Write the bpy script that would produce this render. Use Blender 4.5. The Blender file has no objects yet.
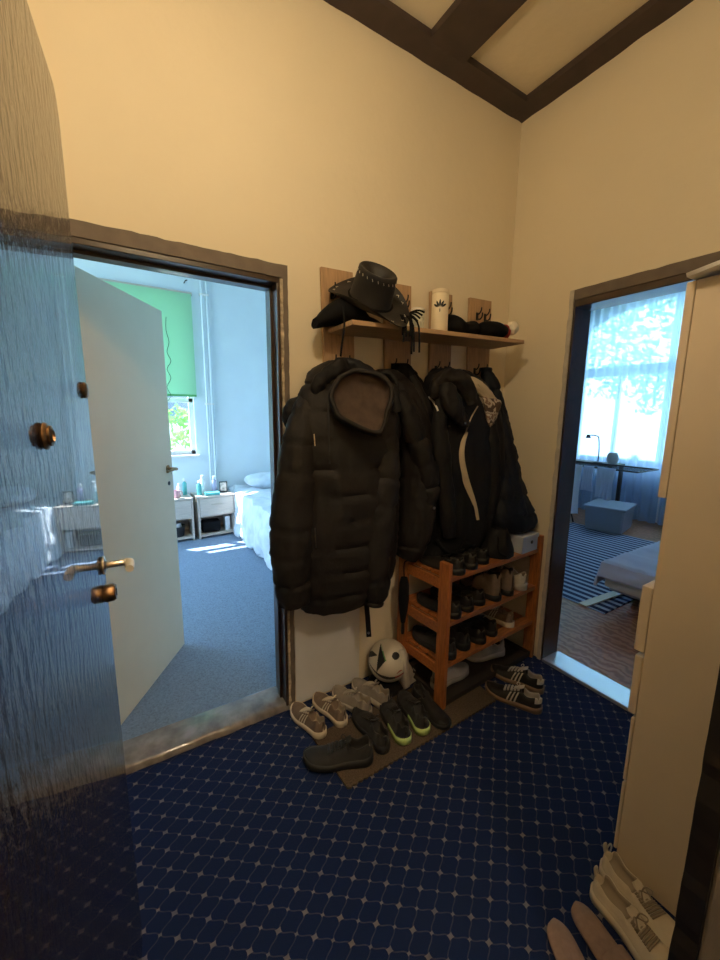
import bpy, bmesh, math, random
from math import sin, cos, pi, radians, atan2, hypot
from mathutils import Vector, Matrix, noise
random.seed(7)
SC = bpy.context.scene
COL = SC.collection

# ------------------------------------------------------------------ camera
CP = Vector((-2.07, -1.656, 1.445)); YAW, PIT, ROL, FPX = .553, .164, .010, 389.6
_f = Vector((sin(YAW)*cos(PIT), cos(YAW)*cos(PIT), -sin(PIT)))
_r = Vector((cos(YAW), -sin(YAW), 0)); _u = _r.cross(_f)
RT = cos(ROL)*_r + sin(ROL)*_u; UP = -sin(ROL)*_r + cos(ROL)*_u; FW = _f
cam_d = bpy.data.cameras.new('camera'); cam = bpy.data.objects.new('camera', cam_d); COL.objects.link(cam)
cam_d.sensor_fit = 'HORIZONTAL'; cam_d.sensor_width = 36; cam_d.lens = FPX/720*36; cam_d.clip_start = .02
M = Matrix.Identity(4)
for i, v in enumerate((RT, UP, -FW)):
    for k in range(3): M[k][i] = v[k]
M.translation = CP
cam.matrix_world = M
SC.camera = cam

# ------------------------------------------------------------------ light and exposure
SC.view_settings.view_transform = 'Standard'; SC.view_settings.look = 'None'
SC.view_settings.gamma = 1; SC.view_settings.use_curve_mapping = False
SC.view_settings.exposure = 0.0
W = bpy.data.worlds.new('sky'); SC.world = W; W.use_nodes = True
bg = W.node_tree.nodes['Background']; bg.inputs[0].default_value = (.46, .72, 1.0, 1); bg.inputs[1].default_value = 11.0
sd = bpy.data.lights.new('sun', 'SUN'); sd.energy = 34; sd.color = (.86, .93, 1.0); sd.angle = radians(.6)
sun = bpy.data.objects.new('sun', sd); COL.objects.link(sun)
sun.rotation_euler = Vector((.72, -.80, -1.35)).to_track_quat('-Z', 'Y').to_euler()
LAMP = Vector((-1.82, -1.12, 2.58)); LAMP_E = 285.0
def portal(name, loc, rot, sx, sy):
    d = bpy.data.lights.new(name, 'AREA'); d.shape = 'RECTANGLE'; d.size = sx; d.size_y = sy; d.cycles.is_portal = True
    o = bpy.data.objects.new(name, d); COL.objects.link(o); o.location = loc; o.rotation_euler = rot
portal('portal_left', (-1.8, 3.56, 1.85), (-pi/2, 0, 0), 1.15, 1.85)
portal('portal_side', (-3.46, 2.5, 1.65), (0, -pi/2, 0), 2.5, 1.5)
portal('portal_right', (4.36, .75, 1.95), (0, pi/2, 0), 2.4, 2.5)
SC.cycles.max_bounces = 10; SC.cycles.diffuse_bounces = 6; SC.cycles.transparent_max_bounces = 12
SC.cycles.caustics_reflective = False; SC.cycles.caustics_refractive = False; SC.cycles.sample_clamp_indirect = 6

# ------------------------------------------------------------------ measuring helpers
def ray(px, py): return RT*((px-360)/FPX) + UP*((480-py)/FPX) + FW
def P(px, py, y):                       # point seen there on the upright plane y
    d = ray(px, py); return CP + d*((y-CP.y)/d.y)
def PX(px, py, x):
    d = ray(px, py); return CP + d*((x-CP.x)/d.x)
def F(px, py, z=0.0):                   # point seen there at height z
    d = ray(px, py); return CP + d*((z-CP.z)/d.z)

# ------------------------------------------------------------------ materials
MATS = {}
def mat(name, col, rough=.6, metal=0, bump=0, bscale=60, var=0, vscale=8, coat=0, sheen=0, trans=0, emit=None, es=0, spec=.5, stretch=None, bdist=.002):
    if name in MATS: return MATS[name]
    m = bpy.data.materials.new(name); m.use_nodes = True; nt = m.node_tree; b = nt.nodes['Principled BSDF']
    b.inputs['Base Color'].default_value = (*col, 1); b.inputs['Roughness'].default_value = rough
    b.inputs['Metallic'].default_value = metal; b.inputs['Coat Weight'].default_value = coat
    b.inputs['Sheen Weight'].default_value = sheen; b.inputs['Specular IOR Level'].default_value = spec
    if trans: b.inputs['Transmission Weight'].default_value = trans
    if emit: b.inputs['Emission Color'].default_value = (*emit, 1); b.inputs['Emission Strength'].default_value = es
    tc = None
    def coords():
        nonlocal tc
        if tc is None:
            c = nt.nodes.new('ShaderNodeTexCoord'); tc = c.outputs['Object']
            if stretch:
                mp = nt.nodes.new('ShaderNodeMapping'); mp.inputs['Scale'].default_value = stretch
                nt.links.new(tc, mp.inputs[0]); tc = mp.outputs[0]
        return tc
    if var:
        n = nt.nodes.new('ShaderNodeTexNoise'); n.inputs['Scale'].default_value = vscale; n.inputs['Detail'].default_value = 6
        nt.links.new(coords(), n.inputs['Vector'])
        r = nt.nodes.new('ShaderNodeValToRGB'); nt.links.new(n.outputs[0], r.inputs[0])
        r.color_ramp.elements[0].position = .3; r.color_ramp.elements[1].position = .7
        r.color_ramp.elements[0].color = (*[c*(1-var) for c in col], 1); r.color_ramp.elements[1].color = (*[min(1, c*(1+var)) for c in col], 1)
        nt.links.new(r.outputs[0], b.inputs['Base Color'])
    if bump:
        n = nt.nodes.new('ShaderNodeTexNoise'); n.inputs['Scale'].default_value = bscale; n.inputs['Detail'].default_value = 4
        nt.links.new(coords(), n.inputs['Vector'])
        bp = nt.nodes.new('ShaderNodeBump'); bp.inputs['Strength'].default_value = bump; bp.inputs['Distance'].default_value = bdist
        nt.links.new(n.outputs[0], bp.inputs['Height']); nt.links.new(bp.outputs[0], b.inputs['Normal'])
    MATS[name] = m; return m
def N(m, t): return m.node_tree.nodes.new(t)
def Lk(m, a, b): m.node_tree.links.new(a, b)
def mth(m, op, a, b=None, c=None):
    n = N(m, 'ShaderNodeMath'); n.operation = op
    for i, v in enumerate((a, b, c)):
        if v is None: continue
        if isinstance(v, (int, float)): n.inputs[i].default_value = v
        else: Lk(m, v, n.inputs[i])
    return n.outputs[0]

wallm = mat('cream_plaster', (.78, .70, .545), .85, bump=.35, bscale=26, var=.03, vscale=2, bdist=.004)
greywall = mat('grey_white_board', (.78, .80, .84), .6, bump=.2, bscale=30, var=.04, vscale=5)
bluewall = mat('pale_blue_wall', (.72, .79, .82), .8, bump=.2, bscale=30, var=.03, vscale=3)
whitewall = mat('white_wall', (.78, .80, .84), .8, bump=.2, bscale=30)
beamm = mat('dark_brown_beam', (.055, .038, .034), .6, bump=.4, bscale=30, var=.15, vscale=12, stretch=(1, 1, 1))
framem = mat('dark_brown_frame', (.035, .016, .008), .35, bump=.4, bscale=40, var=.35, vscale=14, coat=.3)
taupe = mat('taupe_casing', (.15, .12, .10), .7, bump=.5, bscale=50, var=.12, vscale=20)
chip = mat('flaking_cream_edge', (.45, .38, .28), .8, bump=.8, bscale=60, var=.5, vscale=40)
sillm = mat('worn_grey_threshold', (.21, .19, .185), .22, bump=.5, bscale=30, var=.4, vscale=16, coat=.5)
metalsill = mat('pale_metal_strip', (.72, .76, .82), .25, metal=.6, bump=.2, bscale=50)
leafm = mat('black_gloss_paint', (.022, .014, .014), .17, bump=1, bscale=9, stretch=(7, 7, 2.6), coat=.6, bdist=.012, spec=.7)
creamdoor = mat('cream_door_paint', (.74, .66, .50), .55, bump=.1, bscale=20, var=.02)
cabm = mat('cream_laminate', (.72, .60, .44), .6, bump=.06, bscale=80, var=.03, vscale=4)
brass = mat('aged_brass', (.30, .18, .09), .35, metal=1, var=.3, vscale=60)
steel = mat('brushed_steel', (.62, .55, .46), .28, metal=1)
steelw = mat('polished_steel', (.85, .82, .75), .3, metal=1)
blackmetal = mat('black_metal', (.015, .014, .014), .4, metal=.4)
pine = mat('orange_pine', (.36, .125, .035), .42, bump=.2, bscale=8, var=.3, vscale=7, stretch=(2, 14, 14), coat=.15)
pinev = mat('orange_pine_post', (.36, .125, .035), .42, bump=.2, bscale=8, var=.3, vscale=7, stretch=(14, 14, 2), coat=.15)
oakv = mat('light_oak_board', (.42, .27, .155), .6, bump=.15, bscale=8, var=.2, vscale=7, stretch=(14, 14, 1.5))
oakh = mat('light_oak_shelf', (.46, .30, .17), .55, bump=.15, bscale=8, var=.2, vscale=7, stretch=(1.5, 14, 14))
nsm = mat('pale_wood', (.55, .47, .40), .5, var=.1, vscale=7, stretch=(2, 12, 12))
bk = mat('black_shell_fabric', (.012, .0115, .013), .6, bump=.4, bscale=120, spec=.18)
bk2 = mat('brown_black_shell_fabric', (.015, .013, .013), .6, bump=.4, bscale=120, spec=.2)
navy = mat('navy_shell_fabric', (.008, .010, .016), .6, bump=.4, bscale=120, spec=.2)
bkmat = mat('matt_black_cloth', (.008, .008, .009), .9, bump=.5, bscale=200, spec=.12)
brownl = mat('brown_grey_lining', (.062, .040, .031), .85, bump=.4, bscale=90, var=.2, vscale=30)
creaml = mat('cream_fabric', (.52, .43, .30), .8, bump=.4, bscale=90, var=.08, vscale=20)
hatm = mat('black_leather', (.017, .015, .014), .55, bump=.6, bscale=140, spec=.4)
white = mat('white_paint', (.80, .78, .74), .5)
stud = mat('pale_stitching', (.6, .55, .45), .5)
rubber = mat('black_rubber', (.010, .010, .011), .6)

def camo():
    m = mat('patterned_lining', (.4, .3, .2), .8)
    v = N(m, 'ShaderNodeTexNoise'); v.inputs['Scale'].default_value = 22; v.inputs['Detail'].default_value = 2
    c = N(m, 'ShaderNodeTexCoord'); Lk(m, c.outputs['Object'], v.inputs['Vector'])
    r = N(m, 'ShaderNodeValToRGB'); r.color_ramp.interpolation = 'CONSTANT'; e = r.color_ramp.elements
    e[0].color = (.10, .06, .04, 1); e[1].position = .44; e[1].color = (.55, .46, .36, 1)
    x = e.new(.55); x.color = (.25, .15, .10, 1); x = e.new(.62); x.color = (.6, .52, .42, 1)
    Lk(m, v.outputs[0], r.inputs[0]); Lk(m, r.outputs[0], m.node_tree.nodes['Principled BSDF'].inputs['Base Color'])
    return m
camom = camo()
def carpet():
    m = mat('navy_lattice_carpet', (.01, .02, .07), .95, spec=.15)
    b = m.node_tree.nodes['Principled BSDF']; b.inputs['Sheen Weight'].default_value = .05
    tc = N(m, 'ShaderNodeTexCoord'); sp = N(m, 'ShaderNodeSeparateXYZ'); Lk(m, tc.outputs['Object'], sp.inputs[0])
    wob = N(m, 'ShaderNodeTexNoise'); wob.inputs['Scale'].default_value = 40; Lk(m, tc.outputs['Object'], wob.inputs['Vector'])
    xs = mth(m, 'DIVIDE', mth(m, 'ADD', sp.outputs[0], 1.26+.041*40), .082); ys = mth(m, 'DIVIDE', mth(m, 'ADD', sp.outputs[1], .693), .0655)
    a = mth(m, 'SUBTRACT', xs, ys); bb = mth(m, 'ADD', xs, ys)
    def dist(v): return mth(m, 'ABSOLUTE', mth(m, 'SUBTRACT', v, mth(m, 'ROUND', v)))
    # gently curved lattice lines
    aw = mth(m, 'ADD', a, mth(m, 'MULTIPLY', mth(m, 'SINE', mth(m, 'MULTIPLY', bb, 2*pi)), .042))
    bw = mth(m, 'ADD', bb, mth(m, 'MULTIPLY', mth(m, 'SINE', mth(m, 'MULTIPLY', a, 2*pi)), .042))
    da, db = dist(aw), dist(bw)
    line = mth(m, 'MAXIMUM', mth(m, 'LESS_THAN', da, .030), mth(m, 'LESS_THAN', db, .030))
    d0, d1 = dist(a), dist(bb)
    # four-pointed dots, every other one larger
    rr = mth(m, 'ADD', mth(m, 'POWER', d0, .75), mth(m, 'POWER', d1, .75))
    par = mth(m, 'ABSOLUTE', mth(m, 'MODULO', mth(m, 'ADD', mth(m, 'ROUND', a), mth(m, 'ROUND', bb)), 2))
    dot = mth(m, 'LESS_THAN', rr, mth(m, 'ADD', .22, mth(m, 'MULTIPLY', par, .10)))
    fac = mth(m, 'MAXIMUM', mth(m, 'MULTIPLY', line, mth(m, 'MULTIPLY_ADD', wob.outputs[0], .22, .03)), mth(m, 'MULTIPLY', dot, mth(m, 'MULTIPLY_ADD', wob.outputs[0], .7, .22)))
    n = N(m, 'ShaderNodeTexNoise'); n.inputs['Scale'].default_value = 900; Lk(m, tc.outputs['Object'], n.inputs['Vector'])
    base = N(m, 'ShaderNodeValToRGB'); base.color_ramp.elements[0].color = (.003, .010, .046, 1); base.color_ramp.elements[1].color = (.010, .026, .105, 1)
    base.color_ramp.elements[0].position = .3; base.color_ramp.elements[1].position = .7
    Lk(m, n.outputs[0], base.inputs[0])
    mx = N(m, 'ShaderNodeMix'); mx.data_type = 'RGBA'; Lk(m, fac, mx.inputs[0]); Lk(m, base.outputs[0], mx.inputs[6]); mx.inputs[7].default_value = (.30, .27, .27, 1)
    Lk(m, mx.outputs[2], b.inputs['Base Color'])
    bp = N(m, 'ShaderNodeBump'); bp.inputs['Strength'].default_value = .6; bp.inputs['Distance'].default_value = .003
    Lk(m, n.outputs[0], bp.inputs['Height']); Lk(m, bp.outputs[0], b.inputs['Normal'])
    return m
carpetm = carpet()
bcarpet = mat('blue_grey_carpet', (.19, .25, .34), .95, bump=.8, bscale=220, var=.25, vscale=120, spec=.1)
matm = mat('brown_ribbed_doormat', (.10, .075, .055), .95, bump=.9, bscale=300, var=.35, vscale=180, spec=.1)
def parquet():
    m = mat('brown_wavy_parquet', (.28, .15, .08), .42, spec=.4)
    b = m.node_tree.nodes['Principled BSDF']; tc = N(m, 'ShaderNodeTexCoord')
    w = N(m, 'ShaderNodeTexWave'); w.inputs['Scale'].default_value = 5.5; w.inputs['Distortion'].default_value = 7; w.inputs['Detail'].default_value = 2; w.inputs['Detail Scale'].default_value = 2.5
    Lk(m, tc.outputs['Object'], w.inputs['Vector'])
    r = N(m, 'ShaderNodeValToRGB'); r.color_ramp.elements[0].color = (.26, .105, .045, 1); r.color_ramp.elements[1].color = (.46, .22, .11, 1)
    Lk(m, w.outputs[0], r.inputs[0]); Lk(m, r.outputs[0], b.inputs['Base Color'])
    bp = N(m, 'ShaderNodeBump'); bp.inputs['Strength'].default_value = .35; bp.inputs['Distance'].default_value = .003
    Lk(m, w.outputs[0], bp.inputs['Height']); Lk(m, bp.outputs[0], b.inputs['Normal']); return m
parq = parquet()
def stripes():
    m = mat('striped_rug', (.1, .1, .1), .9)
    b = m.node_tree.nodes['Principled BSDF']; tc = N(m, 'ShaderNodeTexCoord'); sp = N(m, 'ShaderNodeSeparateXYZ'); Lk(m, tc.outputs['Object'], sp.inputs[0])
    fr = mth(m, 'FRACT', mth(m, 'DIVIDE', mth(m, 'ADD', sp.outputs[0], 50), .085))
    mx = N(m, 'ShaderNodeMix'); mx.data_type = 'RGBA'; Lk(m, mth(m, 'GREATER_THAN', fr, .55), mx.inputs[0])
    mx.inputs[6].default_value = (.012, .022, .075, 1); mx.inputs[7].default_value = (.42, .46, .55, 1); Lk(m, mx.outputs[2], b.inputs['Base Color']); return m
rugm = stripes()
def sheer(name, col, op, thr=.6):
    m = bpy.data.materials.new(name); m.use_nodes = True; nt = m.node_tree; nt.nodes.clear()
    o = N(m, 'ShaderNodeOutputMaterial'); t = N(m, 'ShaderNodeBsdfTransparent'); tl = N(m, 'ShaderNodeBsdfTranslucent'); d = N(m, 'ShaderNodeBsdfDiffuse')
    tl.inputs[0].default_value = (*col, 1); d.inputs[0].default_value = (*col, 1)
    a = N(m, 'ShaderNodeMixShader'); a.inputs[0].default_value = thr; Lk(m, d.outputs[0], a.inputs[1]); Lk(m, tl.outputs[0], a.inputs[2])
    c = N(m, 'ShaderNodeMixShader'); c.inputs[0].default_value = op; Lk(m, t.outputs[0], c.inputs[1]); Lk(m, a.outputs[0], c.inputs[2]); Lk(m, c.outputs[0], o.inputs[0]); return m
sheerm = sheer('sheer_white_curtain', (.42, .56, .74), .82)
blindm = sheer('green_blind_fabric', (.44, .70, .50), .97, .42)
leafg = sheer('green_leaf', (.20, .42, .10), 1, .45)

# ------------------------------------------------------------------ object helpers
def link(name, me, m=None, parent=None):
    o = bpy.data.objects.new(name, me); COL.objects.link(o)
    for x in (m if isinstance(m, (list, tuple)) else [m]):
        if x: me.materials.append(x)
    if parent is not None: o.parent = parent
    return o
def tag(o, label, cat, group=None, kind=None):
    o['label'] = label; o['category'] = cat
    if group: o['group'] = group
    if kind: o['kind'] = kind
    return o
def thing(name, label, cat, loc=(0, 0, 0), rz=0, group=None):
    o = bpy.data.objects.new(name, None); COL.objects.link(o); o.location = loc; o.rotation_euler = (0, 0, rz); o.empty_display_size = .1
    return tag(o, label, cat, group)
def obj(name, bm, m, parent=None, smooth=False):
    me = bpy.data.meshes.new(name)
    bmesh.ops.recalc_face_normals(bm, faces=bm.faces)
    bm.to_mesh(me); bm.free()
    if smooth:
        for p in me.polygons: p.use_smooth = True
        try: me.set_sharp_from_angle(angle=radians(50))
        except Exception: pass
    return link(name, me, m, parent)
def struct(name, bm, m, parent=None, smooth=False):
    o = obj(name, bm, m, parent, smooth)
    if parent is None: o['kind'] = 'structure'
    return o
def box(bm, x0, y0, z0, x1, y1, z1, bev=0, mi=0, mtx=None):
    vs = [bm.verts.new((x, y, z)) for x in (x0, x1) for y in (y0, y1) for z in (z0, z1)]
    fs = [bm.faces.new([vs[i] for i in q]) for q in ((0, 1, 3, 2), (4, 6, 7, 5), (0, 4, 5, 1), (2, 3, 7, 6), (0, 2, 6, 4), (1, 5, 7, 3))]
    for f in fs: f.material_index = mi
    if mtx is not None: bmesh.ops.transform(bm, matrix=mtx, verts=vs)
    if bev:
        es = set(e for f in fs for e in f.edges)
        bmesh.ops.bevel(bm, geom=list(es), offset=bev, segments=2, affect='EDGES', profile=.6)
def B(*a, **k):
    bm = bmesh.new(); box(bm, *a, **k); return bm
def rings(bm, rs, cap0=True, cap1=True, mi=0, closed=False):
    vv = [[bm.verts.new(p) for p in r] for r in rs]; n = len(vv[0]); fs = []
    rng = range(len(vv)) if closed else range(len(vv)-1)
    for i in rng:
        a, b = vv[i], vv[(i+1) % len(vv)]
        for j in range(n):
            f = bm.faces.new((a[j], a[(j+1) % n], b[(j+1) % n], b[j])); f.material_index = mi; fs.append(f)
    if not closed:
        for c, r in ((cap0, vv[0]), (cap1, vv[-1])):
            if c:
                ctr = bm.verts.new(sum((v.co for v in r), Vector())/n)
                for j in range(n):
                    f = bm.faces.new((r[j], r[(j+1) % n], ctr)); f.material_index = mi
    return vv
def smoothpath(pts, n):
    pts = [Vector(p) for p in pts]; out = []
    for i in range(len(pts)-1):
        p0 = pts[max(i-1, 0)]; p1 = pts[i]; p2 = pts[i+1]; p3 = pts[min(i+2, len(pts)-1)]
        for k in range(n):
            t = k/n; out.append(.5*((2*p1)+(p2-p0)*t+(2*p0-5*p1+4*p2-p3)*t*t+(3*p1-p0-3*p2+p3)*t**3))
    out.append(pts[-1]); return out
def tube(bm, pts, rad, seg=8, sub=1, mi=0, cap=True):
    if sub > 1 and not isinstance(rad, (int, float)):
        rad = [q.x for q in smoothpath([Vector((r, 0, 0)) for r in rad], sub)]
    pts = smoothpath(pts, sub) if sub > 1 else [Vector(p) for p in pts]
    rs = []; t0 = (pts[1]-pts[0]).normalized(); nn = t0.orthogonal().normalized()
    for i, p in enumerate(pts):
        t = (pts[min(i+1, len(pts)-1)]-pts[max(i-1, 0)]).normalized()
        nn = (nn-t*nn.dot(t)).normalized(); b = t.cross(nn); r = rad if isinstance(rad, (int, float)) else rad[i]
        rs.append([p+(nn*cos(2*pi*j/seg)+b*sin(2*pi*j/seg))*r for j in range(seg)])
    rings(bm, rs, cap, cap, mi)
def T(pts, rad, seg=8, sub=1):
    bm = bmesh.new(); tube(bm, pts, rad, seg, sub); return bm
def lathe(bm, prof, seg=24, c=(0, 0, 0), ax='Z', mi=0, closed=False):
    rs = []
    for r, z in prof:
        ring = []
        for j in range(seg):
            a = 2*pi*j/seg
            q = {'Z': (r*cos(a), r*sin(a), z), 'X': (z, r*cos(a), r*sin(a)), 'Y': (r*cos(a), z, r*sin(a))}[ax]
            ring.append(Vector(q)+Vector(c))
        rs.append(ring)
    rings(bm, rs, True, True, mi, closed)
def LA(prof, seg=24, c=(0, 0, 0), ax='Z'):
    bm = bmesh.new(); lathe(bm, prof, seg, c, ax); return bm
def prism(bm, pts, z0, z1, mi=0):
    a = [bm.verts.new((x, y, z0)) for x, y in pts]; b = [bm.verts.new((x, y, z1)) for x, y in pts]; n = len(pts)
    for f in (bm.faces.new(a[::-1]), bm.faces.new(b)): f.material_index = mi
    for j in range(n):
        f = bm.faces.new((a[j], a[(j+1) % n], b[(j+1) % n], b[j])); f.material_index = mi
def nz(v, s=1.0, seed=0.0): return noise.noise(Vector((v[0]*s+seed, v[1]*s+seed*1.7, v[2]*s-seed)))

# ================================================================== THE SETTING
H = 3.09
XL, YE = -2.46, -1.48           # hall's left wall, hall face of the entry wall
DL0, DL1, DLT = -2.235, -1.466, 1.985   # left doorway
DR0, DR1, DRT = -1.20, -.418, 2.01      # right doorway (along y)
T1 = .14
# hall walls
bm = bmesh.new()
box(bm, XL-.3, 0, -.1, DL0-.03, T1, 3.5); box(bm, DL1+.03, 0, -.1, .14, T1, 3.5); box(bm, DL0-.03, 0, DLT+.03, DL1+.03, T1, 3.5)
struct('wall_back', bm, wallm)
bm = bmesh.new()
box(bm, 0, DR1+.009, -.1, .14, 0, 3.5); box(bm, 0, -3.0, -.1, .14, DR0-.03, 3.5); box(bm, 0, DR0-.03, DRT+.03, .14, DR1+.009, 3.5)
struct('wall_right', bm, wallm)
struct('wall_left', B(XL-.14, -3, -.1, XL, 0, 3.5), wallm)
EX0, EX1, EZT = -2.235, -1.275, 2.12
bm = bmesh.new()
box(bm, XL, YE-.14, -.1, EX0-.03, YE, 3.5); box(bm, EX1+.06, YE-.14, -.1, 0, YE, 3.5); box(bm, EX0-.03, YE-.14, EZT+.04, EX1+.06, YE, 3.5)
struct('wall_entry', bm, wallm)
struct('wall_front', B(XL, -3.1, -.1, .14, -2.96, 3.5), wallm)     # the landing outside the entry door
struct('floor', B(XL, -3, -.1, 0, 0, 0), carpetm)
bm = bmesh.new(); box(bm, XL, -3.0, H+.03, .14, .05, H+.15); struct('ceiling', bm, wallm)
def wavybeam(name, a, b, w, nrm, seed):
    # board fixed to the ceiling with a roughly painted lower edge
    a, b = Vector(a), Vector(b); n = Vector(nrm); L = (b-a).length; k = int(L/.03); bm = bmesh.new(); rs = []
    for i in range(k+1):
        p = a+(b-a)*(i/k); dz = .006*nz((i*.23, seed, 0), 1)
        rs.append([p+Vector((0, 0, dz-.012)), p+n*w+Vector((0, 0, 0)), p+n*w+Vector((0, 0, .045)), p+Vector((0, 0, .045))])
    rings(bm, rs); return struct(name, bm, beamm)
wavybeam('trim_1', (XL, 0, H), (0, 0, H), .10, (0, -1, 0), 1)
wavybeam('trim_2', (0, 0, H), (0, YE, H), .10, (-1, 0, 0), 5)
struct('trim_3', B(-.765, YE, H-.002, -.545, -.08, H+.04, bev=.004), beamm)
struct('trim_4', B(-1.75, YE, H-.002, -1.53, -.08, H+.04, bev=.004), beamm)

# left doorway: taupe casing, dark lining, threshold
def wobstrip(bm, a, b, w, d, nrm, out, amp=.004, seed=0, mi=0):
    a, b, n, o = Vector(a), Vector(b), Vector(nrm), Vector(out); L = (b-a).length; k = max(2, int(L/.025)); rs = []
    for i in range(k+1):
        p = a+(b-a)*(i/k); q = amp*nz((i*.4, seed, 3), 1)+amp*.6*nz((i*1.3, seed, 8), 1)
        rs.append([p, p+n*(w+q), p+n*(w+q)+o*d, p+o*d])
    rings(bm, rs, mi=mi)
bm = bmesh.new()
wobstrip(bm, (DL0-.05, 0, DLT+.02), (DL1+.046, 0, DLT+.02), .050, .012, (0, 0, 1), (0, -1, 0), seed=1)
wobstrip(bm, (DL0-.02, 0, 0), (DL0-.02, 0, DLT+.072), .05, .012, (-1, 0, 0), (0, -1, 0), seed=3)
struct('trim_5', bm, taupe)
bm = bmesh.new(); wobstrip(bm, (DL1+.012, 0, 0), (DL1+.012, 0, DLT+.015), .011, .014, (1, 0, 0), (0, -1, 0), .007, seed=2)
struct('trim_6', bm, chip)
bm = bmesh.new(); wobstrip(bm, (DL1+.020, 0, 0), (DL1+.020, 0, DLT+.02), .026, .012, (1, 0, 0), (0, -1, 0), .004, seed=22)
struct('trim_18', bm, taupe)
bm = bmesh.new()
box(bm, DL0-.03, -.006, DLT, DL1+.03, T1+.004, DLT+.03, bev=.003); box(bm, DL0-.03, -.006, 0, DL0, T1+.004, DLT, bev=.003); box(bm, DL1, -.006, 0, DL1+.03, T1+.004, DLT, bev=.003)
box(bm, DL1-.012, .05, 0, DL1, .085, DLT-.012); box(bm, DL0, .05, DLT-.012, DL1, .085, DLT)
fr1 = struct('trim_7', bm, framem)
bm = bmesh.new(); rs = []
for i in range(31):
    x = DL0+(DL1-DL0+.03)*i/30; q = .005*nz((i*.3, 0, 5), 1)
    rs.append([Vector(v) for v in ((x, -.012+q, -.01), (x, -.006+q, .022), (x, .006, .032), (x, T1*.6, .036), (x, T1+.01, .030), (x, T1+.012, -.01))])
rings(bm, rs); struct('trim_8', bm, sillm, smooth=True)
# right doorway
bm = bmesh.new()
wobstrip(bm, (0, DR1+.010, 0), (0, DR1+.010, DRT+.085), .022, .012, (0, 1, 0), (-1, 0, 0), .006, seed=6)
struct('trim_9', bm, mat('pale_plaster_edge', (.52, .48, .43), .8, bump=.5, bscale=50, var=.12, vscale=30))
bm = bmesh.new(); wobstrip(bm, (0, DR0-.05, DRT+.035), (0, DR1+.032, DRT+.035), .05, .010, (0, 0, 1), (-1, 0, 0), .003, seed=7); struct('trim_10', bm, taupe)
bm = bmesh.new()
box(bm, -.006, DR1, 0, .144, DR1+.010, DRT+.035, bev=.003); box(bm, -.006, DR0-.03, DRT, .144, DR1, DRT+.035, bev=.003); box(bm, -.006, DR0-.03, 0, .144, DR0, DRT, bev=.003)
struct('trim_11', bm, framem)
struct('trim_12', B(-.012, DR0-.03, -.01, .15, DR1+.0, .018, bev=.006), metalsill)
# entry doorway's right jamb: black inner edge, grey outer frame
bm = bmesh.new(); wobstrip(bm, (EX1+.06, YE+.004, 0), (EX1+.06, YE+.004, EZT+.04), .06, .035, (-1, 0, 0), (0, -1, 0), .007, seed=11)
struct('trim_13', bm, mat('black_jamb_paint', (.008, .006, .005), .5, bump=.4, bscale=40))
bm = bmesh.new(); box(bm, EX1+.008, YE-.15, 0, EX1+.05, YE-.031, EZT+.02, bev=.005); box(bm, EX1-.004, YE-.15, 0, EX1+.008, YE-.075, EZT, bev=.003)
struct('trim_14', bm, mat('grey_jamb_paint', (.17, .15, .13), .5, bump=.4, bscale=20, stretch=(10, 10, 1)))
struct('trim_15', B(EX0-.03, YE-.14, EZT, EX1+.06, YE, EZT+.04), framem)
struct('trim_16', B(EX0-.03, YE-.14, 0, EX0, YE, EZT), framem)
# pale lower board on the back wall beneath the coats
struct('trim_17', B(-1.415, -.006, .012, -1.045, 0, .82, bev=.002), greywall)

# ---- left bedroom
BY = 3.45
WX0, WX1, WZ0, WZ1 = -2.35, -1.275, .955, 2.80
bm = bmesh.new()
box(bm, -3.3, BY, -.1, WX0, BY+.16, 3.5); box(bm, WX1, BY, -.1, .14, BY+.16, 3.5); box(bm, WX0, BY, -.1, WX1, BY+.16, WZ0); box(bm, WX0, BY, WZ1, WX1, BY+.16, 3.5)
struct('wall_bedroom_back', bm, bluewall)
bm = bmesh.new()
box(bm, -3.44, .0, -.1, -3.3, 1.74, 3.5); box(bm, -3.44, 3.25, -.1, -3.3, BY+.16, 3.5); box(bm, -3.44, 1.74, -.1, -3.3, 3.25, .4); box(bm, -3.44, 1.74, 2.9, -3.3, 3.25, 3.5)
struct('wall_bedroom_left', bm, bluewall)
struct('wall_bedroom_right', B(.0, T1, -.1, .14, BY, 3.5), bluewall)
bm = bmesh.new()
box(bm, -3.3, T1, -.1, DL0-.03, T1+.012, 3.5); box(bm, DL1+.03, T1, -.1, 0, T1+.012, 3.5); box(bm, DL0-.03, T1, DLT+.03, DL1+.03, T1+.012, 3.5)
struct('wall_bedroom_front', bm, bluewall)
struct('floor_bedroom', B(-3.3, T1-.02, -.1, 0, BY, .004), bcarpet)
struct('ceiling_bedroom', B(-3.44, T1-.1, 3.36, .14, BY+.16, 3.5), whitewall)
def window(name, w, parts, m):
    o = struct(name, w, m)
    for n, b, mm in parts: obj(n, b, mm, o)
    return o
glass = bpy.data.materials.new('window_glass'); glass.use_nodes = True
_nt = glass.node_tree; _nt.nodes.clear(); _o = _nt.nodes.new('ShaderNodeOutputMaterial'); _t = _nt.nodes.new('ShaderNodeBsdfTransparent'); _g = _nt.nodes.new('ShaderNodeBsdfGlossy'); _g.inputs[1].default_value = .02
_m = _nt.nodes.new('ShaderNodeMixShader')
_m.inputs[0].default_value = .05; _nt.links.new(_t.outputs[0], _m.inputs[1]); _nt.links.new(_g.outputs[0], _m.inputs[2]); _nt.links.new(_m.outputs[0], _o.inputs[0])
bm = bmesh.new(); y0, y1 = BY+.06, BY+.11
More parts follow.
